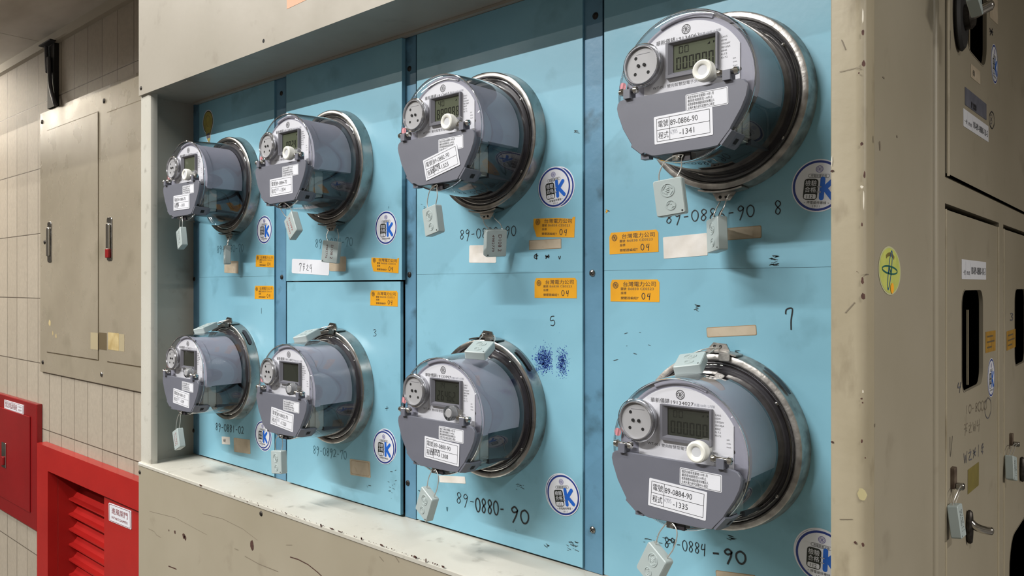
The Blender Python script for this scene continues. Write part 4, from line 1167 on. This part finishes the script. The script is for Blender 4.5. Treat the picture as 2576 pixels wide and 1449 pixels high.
def door_leaf(y0, y1, z0, z1, holes, lift, label):
    q = MB(S0)
    q.holed(rect(y0 + .002, y1 - .002, z0, z1), holes, lift - .0015, lift, 'cabinet_paint')
    for a, b_ in ((y0 + .0018, y0 + .0062), (y1 - .0062, y1 - .0018)):     # rolled door edges
        LL = []
        for i in range(7):
            t = math.pi * i / 6; LL.append([((a + b_) / 2 - (b_ - a) / 2 * math.cos(t), z, lift + .0022 * math.sin(t)) for z in (z0, z1)])
        q.loops(LL, 'post_paint', False, False, False)
    q.box(y0 + .002, y1 - .002, z0, z0 + .003, lift - .012, lift, 'cabinet_paint')
    for h in holes:                                                        # folded rim round each window
        hi = inset_poly(h, .0012)
        q.loops([[(x, y, lift + .0004) for x, y in h], [(x, y, lift + .0004) for x, y in hi], [(x, y, lift - .004) for x, y in hi]], 'cabinet_paint', False, False)
    return spart(q, 'cabinet_door', label=label)
w1 = rrect(.131, .1215, .02, 5, 1.0715, -.0645)(0)
w2 = rrect(.131, .1215, .02, 5, 1.4620, -.0645)(0)
wu = rrect(.131, .150, .03, 5, 1.0810, .3530)(0)
wl = rrect(.20, .20, .05, 5, 1.4450, -.4790)(0)
dU = door_leaf(DY0, DY3, .1175, .757, [wu], .0015, 'upper cabinet door with a black window')
d1 = door_leaf(DY0, DY1, -.748, .0825, [w1], -.001, 'lower cabinet door with a black window, nearest the corner')
d2 = door_leaf(DY2, DY3, -.748, .0825, [w2, wl], -.001, 'second lower cabinet door')
for dr, yb, zz0, zz1 in ((dU, 1.117, .29, .42), (d1, 1.108, -.125, -.030)):
    q = MB(S0); q.box(yb, yb + .004, zz0, zz1, -.0145, -.0125, 'post_paint'); q.build('window_bar', dr, smooth=0)
def dside(u, v, lift=.0): return SIDE(onx(u, v, XE) + Vector((lift, 0, 0)))
def slabel(parent, name, tl, tr, bl, m, lift, draw=None, label=None):
    a, b_, c_ = (onx(*p, XE + lift) for p in (tl, tr, bl))
    ex = (b_ - a); wd = ex.length; ex.normalize(); ey = Vector((1, 0, 0)).cross(ex); ht = abs((a - c_).dot(ey))
    q = MB(frame((a + b_) / 2 - ey * ht / 2, ex, ey, (1, 0, 0)))
    q.slab(rrect(wd, ht, .001), 0, .0003, 0, m)
    if draw: draw(q, wd, ht)
    return q.build(name, parent, smooth=0, label=label)
def num_label(t):
    def f(q, wd, ht):
        q.fit(t, -wd * .14, -ht * .24, wd * .6, ht * .42, .0005, 'ink_black', .01)
        q.fit('一號', -wd * .46, -ht * .26, wd * .09, ht * .2, .0005, 'ink_black', .02)
        q.fit('表燈', -wd * .33, -ht * .26, wd * .13, ht * .16, .0005, 'ink_grey')
        for x in (-.36, -.17): q.flat(rect(wd * x, wd * x + .0004, -ht * .45, ht * .4), .0005, 'ink_pale')
    return f
slabel(dU, 'number_label', (2423, 272), (2486, 318), (2423, 317), 'sticker_white', .0016, num_label('00-89-0880-10-5'), 'white label printed 00-89-0880-10-5')
slabel(d1, 'number_label', (2419, 652), (2480, 659.5), (2419, 702), 'sticker_white', -.0009, num_label('00-89-0880-10-3'), 'white label printed 00-89-0880-10-3')
def slate(q, wd, ht): pen(q, '89 0880', -wd * .25, -ht * .42, ht * .34, .0012, 'ink_black', .0005)
slabel(dU, 'faded_label', (2427, 218), (2481, 262), (2428, 264), 'paper_slate', .0016, slate, 'faded slate-coloured label with pen writing')
def w2c(q, wd, ht): pen(q, 'CW', -wd * .32, -ht * .3, ht * .5, .001, 'ink_black', .0005)
slabel(dU, 'paper_label', (2442, 160), (2465, 180), (2443, 195), 'paper_beige', .0016, w2c, 'small beige label with pen writing')
slabel(dU, 'paper_label', (2489, -20), (2509, 2), (2491, 45), 'paper_beige', .0016, None, 'beige paper scrap')
def tab(q, wd, ht):
    for i in range(3): q.flat(rect(-wd * .36, wd * (.2, .36, .1)[i], ht * (.22 - .26 * i), ht * (.3 - .26 * i)), .0005, 'tape_dark')
slabel(d1, 'utility_sticker', (2479, 835), (2504, 831), (2480, 888), 'old_yellow', -.0009, tab, 'browned yellow sticker')
slabel(d2, 'utility_sticker', (2532, 834), (2554, 827), (2533, 882), 'old_yellow', -.0009, tab, 'browned yellow sticker')
slabel(d1, 'tape_patch', (2434.5, 1182), (2462, 1162), (2435, 1243), 'tape_olive', -.0009, None, 'olive square of old tape')
k_sticker('inspection_sticker', dside(2498, 162, .0016), dU, .0265, label='round white inspection sticker with a blue K')
k_sticker('inspection_sticker', dside(2495, 950, -.0008), d1, .0262, label='round white inspection sticker with a blue K')
def swrite(parent, items, lift):
    q = MB()
    for s, u, v, u2, v2, hpx, wd, m in items:
        p, p2 = onx(u, v, XE + lift), onx(u2, v2, XE + lift); hh = (onx(u, v - hpx, XE + lift) - p).length
        d = p2 - p; L_ = math.hypot(d.y, d.z)
        q.push(SIDE(p)); pen(q, s, 0, 0, hh, wd, m, .0003, rot=math.atan2(d.z, d.y), squash=L_ / (hh * .72 * max(len(s) - .1, .6))); q.pop()
    return q.build('handwriting', parent, smooth=0)
swrite(dU, [('V', 2385, 126, 2395, 126, 46, .0012, 'ink_black'), ('X', 2488, 90, 2500, 95, 24, .0018, 'ink_black'), ('O', 2489, 320, 2502, 320, 36, .0016, 'ink_black'), ('8', 2490, 312, 2498, 312, 24, .001, 'ink_grey')], .0016)
swrite(d1, [('V', 2386, 1149, 2396, 1149, 50, .0012, 'ink_black'), ('10-8OOO', 2428, 1042, 2482, 1028, 22, .0012, 'scratch_grey'), ('O', 2477, 1050, 2493, 1046, 44, .0014, 'ink_grey'), ('FZW4', 2424, 1098, 2466, 1080, 30, .0013, 'scratch_grey'), ('WZX1C', 2423, 1170, 2476, 1140, 32, .0016, 'ink_grey'), ('4', 2408, 985, 2418, 985, 24, .002, 'ink_grey')], -.0009)
swrite(d2, [('3', 2540, 806, 2550, 806, 18, .002, 'ink_grey')], -.0009)
def hasp_plate(dr, u, v0, v1, wd=.011):
    a, b_ = onx(u, v0, XE), onx(u, v1, XE)
    q = MB(SIDE((a + b_) / 2)); ht = (a - b_).length
    q.slab(rrect(wd, ht, .001), -.002, .0035, .0005, 'rust')
    q.push(Matrix.Translation((0, -ht * .36, .0035))); q.slab(rrect(wd * .8, .007, .002), 0, .008, .001, 'steel'); q.pop()
    q.build('hasp', dr)
    return (a + b_) / 2 + Vector((.009, 0, -ht * .34))
h1 = hasp_plate(d1, 2396, 1175, 1228)
h2 = hasp_plate(d2, 2542, 1090, 1120, .010)
def lever(dr, o, ln, drop=0.0):
    """bent rod pull on an oval base"""
    q = MB(SIDE(o)); q.slab(lambda d: [((.008 - d) * math.cos(2 * math.pi * i / 24), (.020 - d) * math.sin(2 * math.pi * i / 24)) for i in range(24)], 0, .006, .002, 'dark_screw')
    P = catmull([(0, .0055, .004), (0, .002, .008), (0, 0, .0135), (.001, drop * .5, .0195), (.002, drop * .5, .0245)], 7)
    q.tube(P, .0046, 'chrome', 14)
    q.push(Matrix.Translation((P[-1].x, P[-1].y, P[-1].z - .0001))); q.dome(0, 0, .0046, .003, 0, 'chrome', 14); q.pop()
    return q.build('handle', dr, label='chrome rod handle')
lever(d1, onx(2432, 1324, XE - .001), .088, -.002)
lever(d2, onx(2566, 1180, XE - .001), .085, .0)
# the upper pull: a ring on a dark oval base
o = onx(2409, 40, XE + .0015)
q = MB(SIDE(o)); q.slab(lambda d: [((.026 - d) * math.cos(2 * math.pi * i / 28), (.040 - d) * math.sin(2 * math.pi * i / 28)) for i in range(28)], 0, .007, .003, 'black_paint')
q.cyl(.004, -.002, .014, .004, .016, 'dark_screw', 20, .003)
q.tube(catmull([(0, -.002, .008), (.001, -.001, .016), (.003, .003, .025), (.005, .006, .031)], 7), .0056, 'chrome', 14)
q.push(Matrix.Translation((.005, .006, .0309))); q.dome(0, 0, .0056, .0036, 0, 'chrome', 14); q.pop()
q.build('handle', dU, label='short rod handle on a dark oval base')
for key, at, lb in (('D1', h1, 'wire seal on the hasp of the nearest lower cabinet door'), ('D2', h2, 'wire seal on the hasp of the second lower cabinet door')):
    P, R = POSES[key]
    seal(key, 'grey stamped ' + lb, R, P, at, (('3908011', -.0062, .0034, 'ink_black'), ('D108 11', .0022, .0042, 'ink_black')), spread=.005)
P, R = POSES['D1']
Mx = Matrix(R).to_4x4()
P3 = onx(2448, -13, XE + .036) - Vector((0, 0, H))
Rr = (Mx @ Matrix.Rotation(.30, 4, 'Y')).to_3x3()
seal('D3', 'pale grey wire seal above the handle of the upper cabinet door', [list(r_) for r_ in Rr], P3, onx(2432, -75, XE + .022), None)

# ------------------------------------------------------------------ grey two-door box on the tiled wall
gy = YW - .008
gb = empty('wall_cabinet', (on(230, 600, YW).x, YW, on(230, 600, YW).z), 'grey flush steel wall cabinet with two narrow doors on the tiled wall', 'cabinet')
gl = Vector(gb.location)
def gpart(q, name, parent=None, smooth=35.0, label=None):
    o = q.build(name, parent or gb, smooth=smooth, label=label)
    if parent is None: o.location = -gl
    return o
g0 = Vector((0, gy, 0)); G = frame((0, gy, 0), (1, 0, 0), (0, 0, 1), (0, -1, 0))
def gp(u, v): p = on(u, v, gy); return (p.x, p.z)
zt, zb = gp(98, 287)[1], gp(105, 935)[1]
gx0, gx1 = gp(101, 600)[0], XL - .002
q = MB(G); q.slab(lambda d: rect(gx0 + d, gx1 - d, zb + d, zt - d), -.0078, 0, .0012, 'wall_metal')
gpart(q, 'frame')
def leaf(u0, u1, v0, v1, label):
    x0, x1 = gp(u0, 0)[0], (gp(u1, 0)[0] if u1 else gx1 - .004)
    z1, z0 = gp(u0, v0)[1], gp(u0, v1)[1]
    q = MB(G)
    q.slab(lambda d: rect(x0 - .003 + d, x1 + .003 - d, z0 - .003 + d, z1 + .003 - d), 0, .0002, 0, 'tape_dark')
    q.push(Matrix.Translation((0, 0, .0002))); q.slab(lambda d: rect(x0 + d, x1 - d, z0 + d, z1 - d), 0, .0024, .001, 'wall_metal'); q.pop()
    return gpart(q, 'door', label=label)
l1 = leaf(119, 248, 330, 885, 'left door of the wall cabinet')
l2 = leaf(271, None, 284, 909, 'right door of the wall cabinet')
def slim_handle(par, u, v0, v1, red):
    a, b_ = on(u, v0, gy - .0026), on(u, v1, gy - .0026); ht = a.z - b_.z
    q = MB(FRONT((a + b_) / 2))
    q.slab(rrect(.034, ht, .008), 0, .003, .001, 'steel'); q.push(Matrix.Translation((0, 0, .003))); q.slab(rrect(.02, ht * .72, .006), 0, .006, .002, 'chrome'); q.pop()
    if red: q.push(Matrix.Translation((0, -ht * .33, .003))); q.slab(rrect(.022, .026, .002), 0, .007, .001, 'red_paint'); q.pop()
    q.build('handle', par, label='slim metal latch handle' + (' with a red button' if red else ''))
slim_handle(l1, 126, 558, 660, False); slim_handle(l2, 277, 546, 656, True)
for u, v in ((106, 307), (262, 254), (113, 609), (108, 911), (256, 942)):
    screw('screw', on(u, v, gy - .0002), (0, -1, 0), .0075, 'dark_screw' if v < 940 else 'steel', gb, slot=False).location = -gl
def tape(par, u0, u1, v0, v1, m, nm, y=gy - .0027):
    a, b_ = on(u0, v0, y), on(u1, v0, y); c_ = on(u0, v1, y)
    q = MB(G.copy()); q.M = frame((0, y, 0), (1, 0, 0), (0, 0, 1), (0, -1, 0)); q.prism(rect(a.x, b_.x, c_.z, a.z), 0, .0004, m)
    return q.build(nm, par, smooth=0, label='strip of old tape')
tape(l1, 228, 246.5, 836, 878, 'tape_clear', 'tape_patch'); tape(l2, 272, 299, 836, 879, 'tape_yellow', 'tape_patch'); tape(l2, 299.5, 313, 840, 883, 'tape_clear', 'tape_patch')
t_ = tape(gb, 247, 270, 836, 878, 'tape_dark', 'tape_patch', gy - .0004); t_.location = -gl
q = MB(); rng = random.Random(9)
for u, v, a, b_ in ((125, 812, .012, .012), (133, 838, .006, .010), (141, 845, .007, .008)):
    q.push(FRONT(on(u, v, gy - .0027))); q.flat(rag(rng, a, b_), .0002, 'tape_yellow'); q.pop()
q.build('glue_stain', l1, smooth=0)
# black duct and its cable above it
a, b_ = on(113, 92, YW), on(139, 270, YW)
q = MB(); q.slab(lambda d: rect(a.x + d, b_.x - .01 - d, 0, 1), 0, 1, 0, 'black_paint') if False else None
x0, x1 = on(114, 200, YW - .02).x, on(131, 200, YW - .02).x
q.box(x0, x1, YW - .014, YW - .001, zt + .001, ZC - .0305, 'black_paint')
q.box(x0 - .012, x1 + .03, YW - .036, YW - .018, ZC - .034, ZC - .0302, 'black_paint')
du = q.build('cable_duct'); tag(du, 'black vertical cable duct between the ceiling and the grey wall cabinet', 'cable duct')
q = MB(); q.tube(catmull([(x0 + .012, YW - .021, ZC - .036), (x0 + .022, YW - .021, ZC - .12), (x0 + .036, YW - .021, zt + .16), (x1 - .012, YW - .021, zt + .07), (x1 + .02, YW - .02, zt + .012), (x1 + .012, YW - .012, zt + .0035)], 8), .006, 'cable_grey', 10)
cb_ = q.build('cable', du)

# ------------------------------------------------------------------ red socket box
ry = YW - .018
R0_ = frame((0, ry, 0), (1, 0, 0), (0, 0, 1), (0, -1, 0))
def rp(u, v): p = on(u, v, ry); return p.x, p.z
sx1 = rp(92, 1100)[0]; sz1, sz0 = rp(92, 1018)[1], rp(88, 1335)[1]; sx0 = sx1 - .62
rb = empty('socket_box', (sx1 - .3, YW, sz0), 'dark red emergency socket box with a small white sign at the left edge', 'box')
rl = Vector(rb.location)
q = MB(R0_); q.slab(lambda d: rect(sx0 + d, sx1 - d, sz0 + d, sz1 - d), -.0178, 0, .002, 'red_paint')
o = q.build('frame', rb); o.location = -rl
x1_ = rp(77, 1050)[0]; z1_ = rp(77, 1048)[1]; z0_ = rp(77, 1290)[1]
q = MB(R0_); q.slab(lambda d: rect(sx0 + .08 + d, x1_ - d, z0_ + d, z1_ - d), 0, .004, .002, 'red_paint')
rd = q.build('door', rb); rd.location = -rl
M, wd, ht = quad_frame(on(12, 1005, ry - .0002), on(60, 1019, ry - .0002), on(12, 1028, ry - .0002), (0, -1, 0))
q = MB(M); q.slab(rrect(wd, ht, .002), 0, .002, .0004, 'sticker_white')
a, c2 = rrect(wd * .95, ht * .88, .002)(0), rrect(wd * .93, ht * .82, .002)(0)
q.loops([[(x, y, .0022) for x, y in a], [(x, y, .0022) for x, y in c2]], 'red_paint', False, False)
q.fit('緊急電源插座', -wd * .43, -ht * .22, wd * .62, ht * .5, .0023, 'red_paint', .012)
q.fit('110V', wd * .24, ht * .08, wd * .18, ht * .2, .0023, 'red_paint'); q.fit('220V', wd * .24, -ht * .25, wd * .18, ht * .2, .0023, 'red_paint')
o = q.build('sign_plate', rb, label='white sign plate with red print'); o.location = -rl
a, b_ = on(11, 1113, ry - .004), on(11, 1176, ry - .004)
q = MB(FRONT((a + b_) / 2)); q.slab(rrect(.045, a.z - b_.z, .004), 0, .003, .001, 'chrome'); q.push(Matrix.Translation((0, -.02, .003))); q.slab(rrect(.022, .03, .003), 0, .006, .001, 'red_paint'); q.pop()
o = q.build('latch', rd, label='chrome latch')

# ------------------------------------------------------------------ red louvred cabinet
ly_ = .875
lv = empty('louvre_cabinet', (-1.8, YW, 0), 'bright red louvred intake damper cabinet beside the meter cabinet', 'cabinet')
ll = Vector(lv.location)
def lp(u, v): p = on(u, v, ly_); return p.x, p.z
fx0 = lp(93, 1300)[0]; fz1 = lp(93, 1114)[1]; fx1 = -1.40; 
ix0 = rx0; iz1 = rz
L0 = frame((0, ly_, 0), (1, 0, 0), (0, 0, 1), (0, -1, 0))
q = MB(L0)
zbot = .25
q.holed(rect(fx0, XL - .003, zbot, fz1), [rect(ix0, XL - .012, zbot + .07, iz1)], -.0285, 0, 'red_frame')
o = q.build('frame', lv); o.location = -ll
yb = ly_ * kx(120) / kx(183)
q = MB(); q.box(ix0 - .003, ix0 - .0002, ly_ + .0288, yb + .05, zbot + .07, iz1 + .003, 'red_frame'); q.box(ix0, rx1, ly_ + .0288, yb + .05, iz1 + .0002, iz1 + .003, 'red_frame'); q.box(ix0, rx1, yb + .05, yb + .053, zbot + .07, iz1, 'red_paint')
o = q.build('reveal', lv); o.location = -ll
zt_ = on(262, 1265, yb).z
for i in range(9):
    z = on(240, 1262, yb).z - i * .0495
    if z < zbot + .12: break
    q = MB()
    P = [(yb + .034, z + .012), (yb + .030, z + .014), (yb + .002, z - .018), (yb - .012, z - .021), (yb - .012, z - .026), (yb - .006, z - .026), (yb + .004, z - .023)]
    q.loops([[(x, a, b_) for a, b_ in P] for x in (on(183, 1300, yb).x, rx1 - .01)], 'red_frame')
    o = q.build('louvre_blade', lv); o.location = -ll
sx = on(262, 1300, ly_ + .012).x; z_s = on(262, 1249, ly_ + .012).z
q = MB(); q.box(sx, XL - .003, ly_ + .012, ly_ + .03, zbot + .07, z_s, 'red_frame')
st = q.build('stile', lv); st.location = -ll
ys = ly_ + .012
M, wd, ht = quad_frame(on(275, 1264, ys), on(331, 1285, ys), on(275, 1309, ys), (0, -1, 0))
q = MB(M); q.slab(rrect(wd, ht, .003), 0, .002, .0004, 'sticker_white')
a, c2 = rrect(wd * .94, ht * .92, .003)(0), rrect(wd * .91, ht * .87, .003)(0)
q.loops([[(x, y, .0022) for x, y in a], [(x, y, .0022) for x, y in c2]], 'red_paint', False, False)
q.fit('進風閘門', -wd * .36, ht * .0, wd * .72, ht * .27, .0023, 'red_paint', .01)
q.fit('INTAKE DAMPER', -wd * .36, -ht * .3, wd * .72, ht * .14, .0023, 'red_paint', .01)
o = q.build('sign_plate', st, label='white sign with red print')
